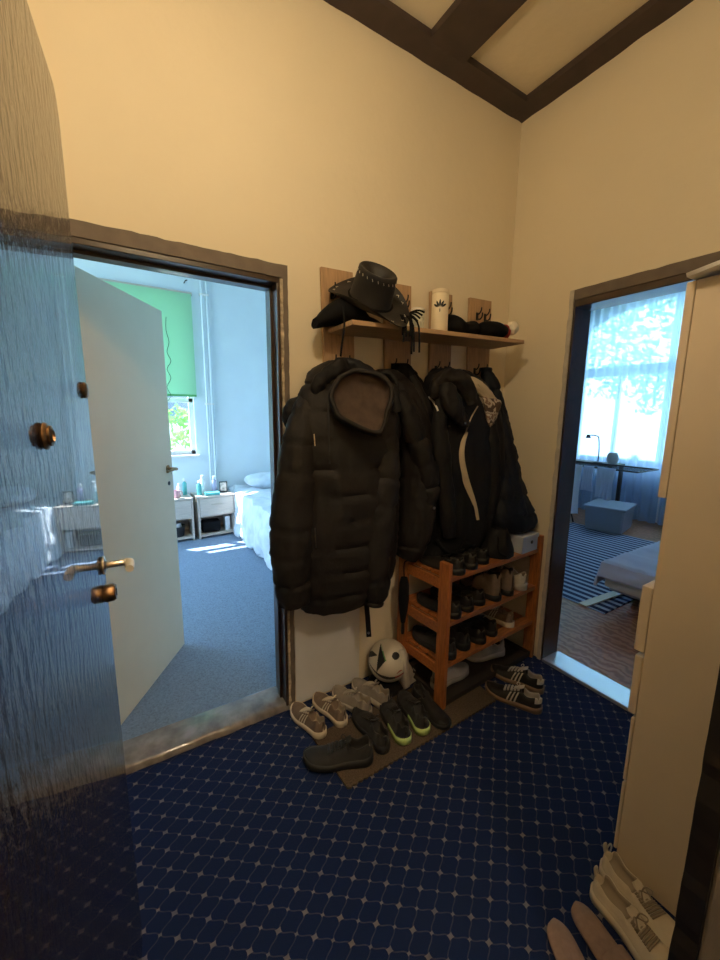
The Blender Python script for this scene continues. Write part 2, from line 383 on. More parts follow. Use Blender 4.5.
for a in ((WX0, WZ0, WX0+.05, WZ1), (WX1-.05, WZ0, WX1, WZ1), (WX0, WZ0, WX1, WZ0+.05), (WX0, WZ1-.05, WX1, WZ1), (-1.84, WZ0, -1.78, WZ1), (WX0, 1.58, WX1, 1.63)):
    box(bm, a[0], y0, a[1], a[2], y1, a[3], bev=.004)
s_ = B(WX0-.03, BY-.05, WZ0-.03, WX1+.03, BY+.06, WZ0, bev=.006)
window('window_1', bm, [('pane', B(WX0+.04, BY+.083, WZ0+.04, WX1-.04, BY+.087, WZ1-.04), glass), ('window_sill', s_, white)], white)
bm = bmesh.new()
for a in ((1.74, .4, 1.80, 2.9), (3.19, .4, 3.25, 2.9), (1.74, .4, 3.25, .46), (1.74, 2.84, 3.25, 2.9), (2.47, .4, 2.53, 2.9)): box(bm, -3.40, a[0], a[1], -3.35, a[2], a[3])
window('window_added', bm, [('pane', B(-3.377, 1.78, .44, -3.373, 3.21, 2.86), glass)], white)  # unseen side window, added to let more daylight into the bedroom

struct('shade_slab', B(-3.6, BY+.161, 2.86, .14, BY+.74, 2.98), whitewall)     # unseen slab added outside to keep sun off the upper blind
# ---- right bedroom
def arch_pane():
    pb_ = bmesh.new(); pts = [(VY0+.03, VZ0+.03), (VY1-.03, VZ0+.03)]
    for i in range(25):
        t = 1-i/24; pts.append((VY0+.03+(VY1-VY0-.06)*t, VZ1-.42+.38*math.sqrt(max(0, 1-(2*t-1)**2))))
    A_ = [pb_.verts.new((RX+.073, y, z)) for y, z in pts]; B_ = [pb_.verts.new((RX+.077, y, z)) for y, z in pts]
    pb_.faces.new(A_); pb_.faces.new(B_[::-1])
    for j in range(len(pts)): k = (j+1) % len(pts); pb_.faces.new((A_[j], B_[j], B_[k], A_[k]))
    return pb_
RX, RY0, RY1 = 4.25, -2.6, 2.3
VY0, VY1, VZ0, VZ1 = -.45, 1.95, .78, 3.1
bm = bmesh.new()
box(bm, RX, RY0, -.1, RX+.16, VY0, 3.5); box(bm, RX, VY1, -.1, RX+.16, RY1, 3.5); box(bm, RX, VY0, -.1, RX+.16, VY1, VZ0)
rs = []          # arched head over the window
K = 24
for i in range(K+1):
    t = i/K; y = VY0+(VY1-VY0)*t; z = VZ1-.38+.38*math.sqrt(max(0, 1-(2*t-1)**2)) if True else VZ1
    rs.append([Vector((RX, y, z)), Vector((RX+.16, y, z)), Vector((RX+.16, y, 3.5)), Vector((RX, y, 3.5))])
rings(bm, rs)
struct('wall_second_bedroom_back', bm, whitewall)
struct('wall_second_bedroom_left', B(.14, RY1, -.1, RX+.16, RY1+.1, 3.5), whitewall)
struct('wall_second_bedroom_right', B(.14, RY0-.1, -.1, RX+.16, RY0, 3.5), whitewall)
bm = bmesh.new()
box(bm, .14, RY0, -.1, .152, DR0-.03, 3.5); box(bm, .14, DR1+.010, -.1, .152, RY1, 3.5); box(bm, .14, DR0-.03, DRT+.035, .152, DR1+.010, 3.5)
struct('wall_second_bedroom_front', bm, whitewall)
struct('floor_second_bedroom', B(.12, RY0, -.1, RX, RY1, .004), parq)
struct('ceiling_second_bedroom', B(.10, RY0-.1, 3.36, RX+.16, RY1+.1, 3.5), whitewall)
bm = bmesh.new(); x0, x1 = RX+.05, RX+.10
for a in ((VY0, VZ0, VY0+.06, 2.9), (VY1-.06, VZ0, VY1, 2.9), (VY0, VZ0, VY1, VZ0+.07), (VY0, 2.06, VY1, 2.20), (.72, VZ0, .80, 3.1), (1.36, VZ0, 1.41, 2.06), (.1, VZ0, .15, 2.06)):
    box(bm, x0, a[0], a[1], x1, a[2], a[3], bev=.004)
rs = []
for i in range(K+1):
    t = i/K; y = VY0+(VY1-VY0)*t; z = VZ1-.38+.38*math.sqrt(max(0, 1-(2*t-1)**2))
    rs.append([Vector((x0, y, z-.07)), Vector((x1, y, z-.07)), Vector((x1, y, z+.01)), Vector((x0, y, z+.01))])
rings(bm, rs)
window('window_3', bm, [('pane', arch_pane(), glass), ('window_sill', B(RX-.08, VY0-.05, VZ0-.04, RX+.06, VY1+.05, VZ0, bev=.008), white)], white)

# ---- outdoors
struct('ground', B(-12, -9, -.9, 16, 16, -.85), mat('lawn', (.16, .20, .09), .9, var=.5, vscale=3))
# ================================================================== BIG THINGS
# ---- open glossy entry door (in front, left)
LH = Vector((-2.192, -1.477, 0)); LE = Vector((-2.121, -.615, 0)); LW = (LE-LH).length; LA_ = atan2(LE.y-LH.y, LE.x-LH.x)
d1 = thing('door_1', 'tall open black gloss-painted entry door leaf at the left edge', 'door', LH, LA_); d1['kind'] = 'structure'
bm = bmesh.new()      # local: x along leaf, -y faces the camera
edge = [(0, .02), (LW, .02), (LW, 2.0), (LW-.012, 2.035), (LW-.03, 2.05), (0, 2.06)]
a = [bm.verts.new((x, 0, z)) for x, z in edge]; b = [bm.verts.new((x, .042, z)) for x, z in edge]
bm.faces.new(a); bm.faces.new(b[::-1])
for j in range(len(edge)): bm.faces.new((a[j], b[j], b[(j+1) % len(edge)], a[(j+1) % len(edge)]))
bmesh.ops.bevel(bm, geom=[e for e in bm.edges if abs(e.verts[0].co.y-e.verts[1].co.y) < .001], offset=.003, segments=2, affect='EDGES')
obj('door_leaf', bm, leafm, d1)
h = obj('door_handle', LA([(0, 0), (.019, 0), (.021, -.003), (.02, -.006), (.011, -.008), (.0075, -.012), (.0075, -.050), (.0, -.050)], 20, (LW-.045, 0, 1.112), 'Y'), steel, d1, True)
obj('lever', T([(LW-.045, -.042, 1.112), (LW-.046, -.052, 1.112), (LW-.056, -.055, 1.111), (LW-.070, -.055, 1.109), (LW-.080, -.055, 1.108)], [.008, .0095, .0095, .009, .0085], 12, 3), mat('ivory_lever', (.75, .70, .58), .3), h, True)
k = obj('lock_cylinder', LA([(0, 0), (.018, 0), (.020, -.004), (.0195, -.018), (.016, -.023), (0, -.023)], 24, (LW-.050, 0, 1.048), 'Y'), brass, d1, True)
obj('keyhole', B(LW-.052, -.0245, 1.040, LW-.048, -.022, 1.056), blackmetal, k)
obj('peephole', LA([(0, 0), (.016, 0), (.018, -.003), (.0165, -.006), (.013, -.007), (.0135, -.010), (.008, -.012), (.007, -.009), (0, -.009)], 24, (LW-.40, 0, 1.415), 'Y'), brass, d1, True)
obj('rose', LA([(0, 0), (.016, 0), (.017, -.004), (.013, -.008), (0, -.009)], 24, (LW-.055, 0, 1.49), 'Y'), brass, d1, True)
# ---- cream bedroom door, open into the left bedroom
BH = Vector((-2.238, .165, 0)); BE = Vector((-1.818, .842, 0)); BW = (BE-BH).length
d2 = thing('door_2', 'plain cream flush door standing open into the blue-lit left bedroom', 'door', BH, atan2(BE.y-BH.y, BE.x-BH.x)); d2['kind'] = 'structure'
obj('door_leaf', B(0, 0, .012, BW, .04, 2.0, bev=.003), creamdoor, d2)
h = obj('door_handle', LA([(0, .01), (.02, 0), (.022, -.004), (.012, -.008), (.0085, -.012), (.0085, -.05), (0, -.05)], 18, (BW-.055, 0, 1.135), 'Y'), brass, d2, True)
obj('lever', T([(BW-.055, -.045, 1.135), (BW-.065, -.055, 1.135), (BW-.10, -.055, 1.137), (BW-.165, -.052, 1.132)], [.009, .009, .008, .007], 10, 3), brass, h, True)
h = obj('door_handle', LA([(0, .03), (.02, .04), (.022, .044), (.012, .048), (.0085, .052), (.0085, .09), (0, .09)], 18, (BW-.055, 0, 1.135), 'Y'), brass, d2, True)
obj('lever', T([(BW-.055, .085, 1.135), (BW-.065, .095, 1.135), (BW-.10, .095, 1.137), (BW-.165, .092, 1.132)], [.009, .009, .008, .007], 10, 3), brass, h, True)
obj('keyhole', LA([(0, .001), (.012, 0), (.012, -.003), (0, -.003)], 16, (BW-.055, 0, 1.05), 'Y'), blackmetal, d2, True)
for z in (.25, 1.75): obj('hinge', LA([(0, z-.05), (.008, z-.05), (.008, z+.05), (0, z+.05)], 10, (-.004, .0, 0)), steel, d2, True)

# ---- cream cupboard on the right
CX, CY0, CY1 = -.787, YE+.012, -1.20
cab = thing('cupboard', 'tall narrow cream laminate cupboard seen from its plain side at the right', 'cupboard', ((CX-.01)/2-.005, (CY0+CY1)/2, 0))
def cl(v): o = cab.location; return v
def cb(x0, y0, z0, x1, y1, z1, bev=.002):
    ox, oy = cab.location.x, cab.location.y
    return B(x0-ox, y0-oy, z0, x1-ox, y1-oy, z1, bev=bev)
obj('side_panel', cb(CX, CY0, 0, CX+.018, CY1, 1.795), cabm, cab)
obj('side_panel', cb(-.03, CY0, 0, -.012, CY1, 1.795), cabm, cab)
obj('top_panel', cb(CX+.018, CY0, 1.777, -.03, CY1, 1.795), cabm, cab)
obj('back_panel', cb(CX+.018, CY0, .03, -.03, CY0+.01, 1.777), cabm, cab)
obj('shelf', cb(CX+.018, CY0+.01, 1.215, -.03, CY1, 1.233), cabm, cab)
obj('shelf', cb(CX+.018, CY0+.01, .955, -.03, CY1, .973), cabm, cab)
for x0, x1 in ((CX+.001, -.401), (-.397, -.013)):
    dd = obj('door', cb(x0, CY1+.002, 1.225, x1, CY1+.022, 1.794, .003), cabm, cab)
    obj('knob', LA([(0, .0), (.006, .0), (.006, .012), (.013, .018), (.012, .026), (0, .028)], 16, ((x1-.03 if x0 < -.5 else x0+.03)-cab.location.x, CY1+.022-cab.location.y, 1.35), 'Y'), steelw, dd, True)
for z0, z1, dy in ((.752, .958, .030), (.545, .738, .024), (.31, .532, .012), (.05, .30, .012)):
    dd = obj('drawer', cb(CX+.001, CY1+.002, z0, -.013, CY1+dy, z1, .004), cabm, cab)
    obj('drawer_handle', T([(-.5-cab.location.x, CY1+dy-cab.location.y, (z0+z1)/2), (-.49-cab.location.x, CY1+dy+.02-cab.location.y, (z0+z1)/2), (-.32-cab.location.x, CY1+dy+.02-cab.location.y, (z0+z1)/2), (-.31-cab.location.x, CY1+dy-cab.location.y, (z0+z1)/2)], .004, 8), steelw, dd, True)
# white folded sheet on top of the cupboard
bm = bmesh.new(); rs = []
for i in range(15):
    t = i/14; y = CY1+.01-.25*t; zz = 1.80+.05*t**1.3
    rs.append([Vector((CX-.035-.01*sin(t*5), y, 1.797+.2*0+zz-1.80)), Vector((CX+.20, y, zz)), Vector((CX+.21, y, zz+.005+.004*t)), Vector((CX-.035-.012*sin(t*5+.6), y, zz+.005+.004*t))])
rings(bm, rs)
tag(obj('folded_sheet', bm, white, None, True), 'white folded plastic sheet lying on top of the cream cupboard', 'sheet')
bm = bmesh.new()
tube(bm, [(CX-.012, -1.180, .004), (CX-.020, -1.178, .025), (CX-.017, -1.180, .050), (CX-.008, -1.184, .062), (CX-.004, -1.186, .05), (CX-.006, -1.184, .025), (CX-.011, -1.181, .004)], .0025, 8, 4)
tag(obj('metal_ring', bm, steelw, None, True), 'small bright metal loop leaning at the foot of the cream cupboard', 'ring')

# ---- hook board with hat shelf
TL = radians(1.8)
hb = thing('coat_rack', 'wooden wall coat rack with four upright boards, a hat shelf and black hooks', 'coat rack', (-.74, -.012, 1.83), 0); hb.rotation_euler = (0, -TL, 0)
def hk(x, z, y=-.032):
    bm = bmesh.new()
    box(bm, x-.009, y-.002, z-.03, x+.009, y, z+.012, bev=.001)
    tube(bm, [(x, y, z-.02), (x, y-.02, z-.028), (x, y-.036, z-.018), (x, y-.040, z+.004)], .004, 8, 3)
    tube(bm, [(x, y, z), (x, y-.018, z+.004), (x, y-.030, z+.018), (x, y-.032, z+.032)], .0035, 8, 3)
    return bm
for cx_, w, top in ((-.447, .158, .262), (-.112, .16, .25), (.172, .15, .245), (.468, .172, .25)):
    bd = obj('board', B(cx_-w/2, -.020, -.52, cx_+w/2, -.002, top, bev=.002), oakv, hb)
    for dx in (-.035, .035):
        obj('hook', hk(cx_+dx, -.135, -.020), blackmetal, bd, True)
    for dx in (-.03, .035):
        obj('hook', hk(cx_+dx, .165, -.020), blackmetal, bd, True)
obj('hat_shelf', B(-.505, -.235, -.012, .575, -.0205, .008, bev=.003), oakh, hb)
bpy.context.view_layer.update()
def SH(x, y, dz=0.0):     # a point on the shelf's top
    return Vector((x, y, 1.838+(x+.74)*math.tan(TL)+.0008+dz))

# ---- shoe rack
RA = radians(3.5); RO = Vector((-.812, -.415, 0))
RKW, RKD = .800, .355
rk = thing('shoe_rack', 'orange pine shoe rack with four slatted shelves below the coats', 'shoe rack', RO, RA)
SHZ = [.075, .235, .455, .685]
for x_ in (0, RKW-.026):
    for y_ in (0, RKD-.06):
        f = y_ == 0
        obj('post', B(x_, y_, 0, x_+.026, y_+.062, .765 if x_ == 0 else .77, bev=.004), pinev, rk)
    for z in SHZ[1:]:
        obj('rail', B(x_+.004, .0625, z-.062, x_+.022, RKD-.0605, z-.008, bev=.003), pine, rk)
for z in SHZ[1:]:
    for j in range(5):
        y_ = .012+j*.068
        obj('shelf_slat', B(.0265 if j in (0, 4) else .023, y_, z-.0078 if j in (1, 2, 3) else z-.018, RKW-.0265 if j in (0, 4) else RKW-.023, y_+.058, z+.008, bev=.003), pine, rk)
bm = bmesh.new(); box(bm, .03, .012, .012, RKW-.03, RKD-.02, .02); box(bm, .03, .008, .012, RKW-.03, .014, .042); box(bm, .03, RKD-.02, .012, RKW-.03, RKD-.014, .042)
box(bm, .03, .008, .012, .034, RKD-.014, .042); box(bm, RKW-.034, .008, .012, RKW-.03, RKD-.014, .042)
tag(obj('boot_tray', bm, mat('dark_plastic', (.035, .028, .024), .5)), 'dark shallow boot tray on the floor inside the pine shoe rack', 'tray')
bt = bpy.data.objects['boot_tray']; bt.location = RO; bt.rotation_euler = (0, 0, RA)
def RK(x, y, z): return RO+Vector((x*cos(RA)-y*sin(RA), x*sin(RA)+y*cos(RA), z))
# ---- doormat
def doormat(pts, name, lab):
    bm = bmesh.new(); prism(bm, pts, .001, .010); return tag(obj(name, bm, matm), lab, 'doormat')
def zig(a, b, n, amp):
    a, b = Vector(a), Vector(b); d = (b-a).normalized(); q = Vector((d.y, -d.x)); out = []
    for i in range(n): t = i/n; out.append(a+(b-a)*t+q*(amp if i % 2 else 0))
    return [(v.x, v.y) for v in out]
a, b, c, d = (-1.415, -.525), (-.52, -.50), (-.50, -.20), (-1.43, -.23)
doormat([a]+zig(a, b, 70, .006)[1:]+zig(b, c, 2, 0)+zig(c, d, 2, 0)+[d], 'doormat', 'long brown ribbed doormat under the shoes beside the pine rack')

# ---- added fill lamp behind the camera, brightens the lower hall
fill_lamp = thing('ceiling_lamp', 'unseen round white fill lamp added on the landing behind the open entry door', 'lamp', (-1.75, -2.5, 2.75))
obj('ceiling_rose', LA([(0, .12), (.05, .12), (.05, .37), (0, .37)], 20), blackmetal, fill_lamp, True)
obj('bulb', LA([(0, -.08), (.04, -.075), (.075, -.04), (.085, 0), (.075, .05), (.04, .09), (.03, .119), (0, .119)], 24), mat('fill_globe', (1, .8, .5), .5, emit=(1, .80, .56), es=150), fill_lamp, True)
# ---- hall lamp, above and outside the frame
lp = thing('ceiling_lamp', 'bare warm bulb hanging from the hall ceiling', 'lamp', (LAMP.x, LAMP.y, LAMP.z))
obj('flex', T([(0, 0, .10), (0, 0, H+.03-LAMP.z)], .004, 8), blackmetal, lp)
obj('lamp_holder', LA([(0, .045), (.018, .045), (.02, .08), (.012, .11), (0, .11)], 16), blackmetal, lp, True)
bulb = LA([(0, -.045), (.02, -.042), (.036, -.028), (.043, -.008), (.042, .01), (.03, .03), (.016, .046), (0, .046)], 20)
obj('bulb', bulb, mat('lit_bulb', (1, .8, .5), .5, emit=(1, .79, .50), es=LAMP_E), lp, True)
# ================================================================== COATS ON THE HOOKS
from mathutils.bvhtree import BVHTree
def objw(name, bm, m, parent, smooth=True):     # mesh given in room coordinates
    mw = Matrix.Identity(4); q = parent
    while q is not None: mw = Matrix.Translation(q.location) @ q.rotation_euler.to_matrix().to_4x4() @ mw; q = q.parent
    bmesh.ops.transform(bm, matrix=mw.inverted(), verts=bm.verts)
    return obj(name, bm, m, parent, smooth)
def interp(rows, n):
    k = len(rows[0]); out = []
    for i in range(len(rows)-1):
        p0 = rows[max(i-1, 0)]; p1 = rows[i]; p2 = rows[i+1]; p3 = rows[min(i+2, len(rows)-1)]
        for j in range(n):
            t = j/n; out.append([.5*(2*p1[c]+(p2[c]-p0[c])*t+(2*p0[c]-5*p1[c]+4*p2[c]-p3[c])*t*t+(3*p1[c]-p0[c]-3*p2[c]+p3[c])*t**3) for c in range(k)])
    out.append(list(rows[-1])); return out
def cloth_body(rows, yc, b, quilt=0, qd=.012, fold=.012, seed=0, seg=72, n=10, hem=.0, fs=16, wall=-.022):
    """hanging body: rows of (left, right, height) read off as widths; yc = distance of the axis from the wall"""
    rs = []; R = interp([(l, r, h, (yc[i] if isinstance(yc, (list, tuple)) else yc), (b[i] if isinstance(b, (list, tuple)) else b)) for i, (l, r, h) in enumerate(rows)], n)
    for l, r, h, y, bb in R:
        C = P((l+r)/2, h, y); d = C-CP; dz = d.dot(FW); e = (r-l)/2*dz/FPX; th = atan2(d.x, d.y)
        a = math.sqrt(max(e*e-(bb*sin(th))**2, (.35*e)**2))/cos(th); ring = []
        for j in range(seg):
            t = 2*pi*j/seg; ex = .85
            x = a*math.copysign(abs(cos(t))**ex, cos(t)); yy = bb*math.copysign(abs(sin(t))**ex, sin(t))
            v = Vector((x, yy, 0)); nrm = Vector((x/a/a, yy/bb/bb, 0)).normalized() if a*bb else Vector((1, 0, 0))
            p = C+v; dsp = fold*(nz((p.x*fs*.9+p.y*fs*.9, p.z*2.2, seed), 1)+.5*nz((p.x*fs*2.2, p.y*fs*2.2, p.z*6+seed), 1))
            if quilt: dsp += qd*(min(1, 3.0*abs(sin(pi*(p.z+.010*nz((p.x*5, p.y*5, seed), 1))/quilt)))**.6-.85)+.007*nz((p.x*24, p.y*24, p.z*16+seed), 1)+.004*nz((p.x*60, p.y*60, p.z*40+seed), 1)
            q = p+nrm*dsp
            if q.y > wall: q.y = wall-.0008*abs(sin(j*1.7))
            if q.x > -.012: q.x = -.012-.0008*abs(sin(j*1.3))
            ring.append(q)
        rs.append(ring)
    if hem:
        c = sum(rs[-1], Vector())/seg
        rs.append([c+(p-c)*.9+Vector((0, 0, .015)) for p in rs[-1]]); rs.append([c+(p-c)*.86+Vector((0, 0, .09)) for p in rs[-2]])
    bm = bmesh.new(); rings(bm, rs); return bm
def sleeve(pts, rads, quilt=0, qd=.010, fold=.006, seed=0, seg=40, flat=.8, sub=14, wall=-.022):
    path = smoothpath(pts, sub); rr = [q.x for q in smoothpath([Vector((r, 0, 0)) for r in rads], sub)]
    L = 0; rs = []; nn = None
    for i, p in enumerate(path):
        t = (path[min(i+1, len(path)-1)]-path[max(i-1, 0)]).normalized()
        nn = Vector((1, 0, 0)) if nn is None else nn
        nn = (nn-t*nn.dot(t)).normalized(); bb = t.cross(nn)
        if i: L += (p-path[i-1]).length
        ring = []
        for j in range(seg):
            a = 2*pi*j/seg; d = nn*cos(a)+bb*sin(a)*flat; q = p+d*rr[i]
            ds = fold*(nz((q.x*14, q.y*14, q.z*9+seed), 1)+.5*nz((q.x*40, q.y*40, q.z*30+seed), 1))
            if quilt: ds += qd*(min(1, 3.0*abs(sin(pi*L/quilt)))**.6-.85)+.005*nz((q.x*26, q.y*26, q.z*18+seed), 1)+.003*nz((q.x*60, q.y*60, q.z*45+seed), 1)
            q = q+d.normalized()*ds
            if q.y > wall: q.y = wall-.0007*abs(cos(j*2.3))
            if q.x > -.012: q.x = -.012-.0008*abs(sin(j*1.3))
            ring.append(q)
        rs.append(ring)
    bm = bmesh.new(); rings(bm, rs); return bm
def bvh(bm): return BVHTree.FromBMesh(bm)
def on(px, py, trees, off=.004):         # point on the front of a surface, lifted off a little
    best = None
    for t in trees:
        h = t.ray_cast(CP, ray(px, py).normalized())
        if h[0] is not None and (best is None or h[3] < best[1]): best = (h[0], h[3])
    if best is None: return None
    return best[0]-ray(px, py).normalized()*off
def strip(pts, w, th=.002):              # ribbon along points; w = half width vectors
    rs = []
    for i, p in enumerate(pts):
        t = (pts[min(i+1, len(pts)-1)]-pts[max(i-1, 0)]).normalized(); v = (CP-p).normalized(); s = t.cross(v).normalized()
        ww = w[i] if isinstance(w, (list, tuple)) else w
        rs.append([p-s*ww, p-s*ww*.6+v*th, p+s*ww*.6+v*th, p+s*ww, p-v*th])
    bm = bmesh.new(); rings(bm, rs); return bm
def hood(c, ax, ay, nrm, up, depth, seg=40, rim=.012, seed=0):
    """open hood: returns shell, lining, rim"""
    n = Vector(nrm).normalized(); u = Vector(up); u = (u-n*u.dot(n)).normalized(); s = u.cross(n)
    def ring(k, off, grow=0):
        r = []
        for j in range(seg):
            a = 2*pi*j/seg; w = 1+.07*nz((cos(a)*2, sin(a)*2, seed+k*2), 1)+.035*sin(3*a+seed)
            taper = 1-.62*max(0, -sin(a))**1.3   # narrower towards the point below
            p = Vector(c)+s*(ax*taper*cos(a)*w*k)+u*(ay*sin(a)*w*k)-n*off
            if k < .99: p = p+n*(.016*nz((p.x*26+p.z*14, p.y*20, seed), 1)+.008*abs(nz((p.x*50, p.z*18, seed+5), 1)))
            r.append(p+(p-Vector(c)).normalized()*grow if grow else p)
        return r
    lin = bmesh.new(); R1 = [ring(math.sqrt(max(0, 1-(i/9)**2)) if i < 9 else .06, depth*(i/9)) for i in range(10)]; rings(lin, R1, False, True)
    R2 = [ring(1, 0, .004)]+[ring(math.sqrt(max(0, 1-(i/9)**2)) if i < 9 else .1, depth*(i/9)+.012, .012) for i in range(1, 10)]
    sh = bmesh.new(); rings(sh, R2, False, True)
    rm = bmesh.new(); pts = ring(1.0, -.003); m = len(pts); rs = []
    for i, p in enumerate(pts):
        t = (pts[(i+1) % m]-pts[i-1]).normalized(); o = (p-Vector(c)).normalized(); b = t.cross(o).normalized(); rr = rim*(1+.25*nz((i*.5, seed, 1), 1))
        rs.append([p+(o*cos(2*pi*k/10)+b*sin(2*pi*k/10))*rr for k in range(10)])
    rings(rm, rs, closed=True)
    return sh, lin, rm

# ---- coat A: hooded black puffer with brown lining
ca = thing('puffer_coat', 'large hooded black puffer coat, leftmost on the rack, with its brown hood lining showing', 'coat', P(342, 362, -.06))
b1 = cloth_body([(326, 362, 362), (312, 384, 374), (303, 396, 396), (299, 400, 425), (300, 398, 465), (298, 398, 505), (296, 398, 545), (299, 392, 580), (302, 372, 600)],
                [-.07, -.10, -.15, -.18, -.19, -.19, -.18, -.17, -.16], [.045, .07, .10, .13, .145, .15, .15, .14, .12], quilt=.112, qd=.014, seed=3, hem=1)
s1 = sleeve([P(312, 396, -.15), P(303, 430, -.20), P(297, 475, -.22), P(292, 525, -.23), P(292, 570, -.23), P(294, 603, -.22)], [.045, .070, .082, .086, .080, .062], quilt=.112, qd=.011, seed=1)
s2 = sleeve([P(385, 428, -.25), P(386, 460, -.29), P(382, 505, -.31), P(377, 550, -.31), P(377, 585, -.30), P(375, 604, -.29)], [.045, .064, .068, .062, .058, .036], quilt=.112, qd=.010, seed=2)
tr = [bvh(b1), bvh(s1), bvh(s2)]
objw('coat_body', b1, bk2, ca); objw('sleeve', s1, bk2, ca); objw('sleeve', s2, bk2, ca)
n_ = (CP-P(366, 408, -.3)); sh, li, rm = hood(P(364, 402, -.380), .116, .128, (n_.x*.8, n_.y, .45), (-.40, .2, .9), .050, rim=.010, seed=1)
hd = objw('hood', sh, bk2, ca); hdl = objw('hood_lining', li, brownl, hd); hdl['label'] = 'brown fleecy hood lining'; objw('hood_rim', rm, bk2, hd)
hc = sleeve([P(318, 402, -.19), P(320, 384, -.20), P(334, 370, -.19), P(352, 367, -.18), P(372, 376, -.22), P(392, 392, -.26), P(398, 412, -.28)], [.02, .032, .036, .034, .034, .028, .02], fold=.016, seed=7)
objw('collar', hc, bk, ca)
objw('hem_strap', strip([P(366, 596, -.20), P(367, 610, -.20), P(368, 622, -.20), P(369, 637, -.20)], .012, .003), bk, ca)
objw('strap_ring', LA([(0, -.002), (.006, -.002), (.006, .002), (0, .002)], 12, P(368.5, 633, -.206), 'Y'), steel, ca)
for (x0, y0), (x1, y1) in (((314, 434), (315, 446)), ((315, 528), (316, 548))):
    a_, b_ = on(x0, y0, tr, .004), on(x1, y1, tr, .004)
    if a_ and b_: objw('zip_pull', T([a_, b_], .0025, 6), steel, ca)
zp = [on(328+.02*(y-400), y, tr, .003) for y in range(404, 470, 6)]
zp = [q for q in zp if q]
if len(zp) > 3: objw('zip', T(zp, .004, 6), rubber, ca)
# ---- small dark shell hood poking out behind coat A
lump = sleeve([P(305, 398, -.12), P(295, 408, -.13), P(290, 420, -.13), P(295, 430, -.12)], [.02, .036, .034, .012], fold=.012, seed=9)
objw('hood_flap', lump, bk, ca)
# ---- coat B: second puffer
cb_ = thing('puffer_coat', 'brownish black puffer coat hanging second from the left, sleeve ending in a small button', 'coat', P(390, 366, -.06))
b2 = cloth_body([(378, 396, 370), (380, 412, 384), (388, 424, 410), (396, 432, 445), (398, 436, 480), (396, 434, 515), (394, 426, 545), (398, 417, 558)],
                [-.07, -.10, -.14, -.16, -.17, -.17, -.16, -.15], [.04, .06, .08, .10, .105, .105, .095, .07], quilt=.115, qd=.012, seed=13, hem=1)
s3 = sleeve([P(398, 392, -.18), P(410, 420, -.22), P(422, 455, -.24), P(430, 485, -.25), P(429, 504, -.25)], [.035, .05, .055, .052, .034], quilt=.12, qd=.009, seed=12)
tb = [bvh(b2), bvh(s3)]
objw('coat_body', b2, bk2, cb_); objw('sleeve', s3, bk2, cb_)
n_ = CP-P(385, 388, -.25); sh, li, rm = hood(P(388, 387, -.235), .042, .062, (n_.x, n_.y, .3), (-.4, 0, 1), .05, rim=.010, seed=4)
hd = objw('hood', sh, bk2, cb_); x_ = objw('hood_lining', li, brownl, hd); x_['label'] = 'brown hood lining'; objw('hood_rim', rm, bk, hd)
q_ = on(434, 508, tb, .006) or P(434, 500, -.27)
objw('button', LA([(0, -.003), (.007, -.003), (.007, .001), (0, .002)], 12, q_, 'Y'), steel, cb_)
# ---- coat C: thin black jacket
cc = thing('thin_jacket', 'thin plain black jacket hanging third from the left between two puffer coats', 'jacket', P(401, 364, -.06))
b3 = cloth_body([(393, 408, 364), (394, 420, 378), (398, 432, 402), (402, 442, 438), (406, 450, 480), (408, 454, 520), (412, 452, 550)],
                [-.06, -.08, -.10, -.11, -.12, -.12, -.12], [.03, .045, .06, .07, .075, .08, .07], fold=.020, seed=23, hem=1, fs=24)
s4 = sleeve([P(412, 376, -.13), P(424, 404, -.17), P(436, 440, -.19), P(443, 480, -.20), P(446, 520, -.20)], [.02, .034, .038, .036, .032], fold=.010, seed=22)
objw('jacket_body', b3, bkmat, cc); objw('sleeve', s4, bk, cc)
# ---- coat D: jacket with cream placket and patterned lining
cd = thing('hooded_jacket', 'dark jacket with a long cream front edge and a patterned light lining at the shoulder', 'jacket', P(450, 366, -.06))
b4 = cloth_body([(434, 468, 370), (428, 486, 382), (429, 497, 404), (434, 503, 436), (438, 505, 470), (441, 503, 505), (444, 498, 532), (450, 490, 546)],
                [-.08, -.11, -.14, -.16, -.17, -.17, -.17, -.16], [.05, .075, .095, .10, .105, .10, .095, .08], fold=.016, seed=33, hem=1, fs=20)
s5 = sleeve([P(442, 398, -.21), P(440, 430, -.25), P(443, 470, -.26), P(447, 510, -.26), P(450, 536, -.25)], [.03, .045, .047, .043, .036], fold=.010, seed=31)
s6 = sleeve([P(488, 410, -.20), P(492, 440, -.24), P(494, 475, -.25), P(491, 510, -.25), P(488, 532, -.24)], [.03, .045, .046, .042, .034], fold=.010, seed=32)
hc = sleeve([P(433, 398, -.20), P(438, 384, -.21), P(450, 378, -.22), P(464, 386, -.25), P(472, 404, -.27)], [.026, .040, .05, .045, .028], fold=.016, seed=37)
hc2 = sleeve([P(445, 385, -.24), P(450, 400, -.27), P(458, 416, -.275), P(466, 424, -.27)], [.035, .05, .042, .02], fold=.016, seed=41)
td = [bvh(x) for x in (b4, s5, s6, hc, hc2)]
objw('jacket_body', b4, bk, cd); objw('sleeve', s5, bk, cd); objw('sleeve', s6, bk, cd); hh = objw('hood', hc, bk2, cd); objw('hood_fold', hc2, bk2, hh)
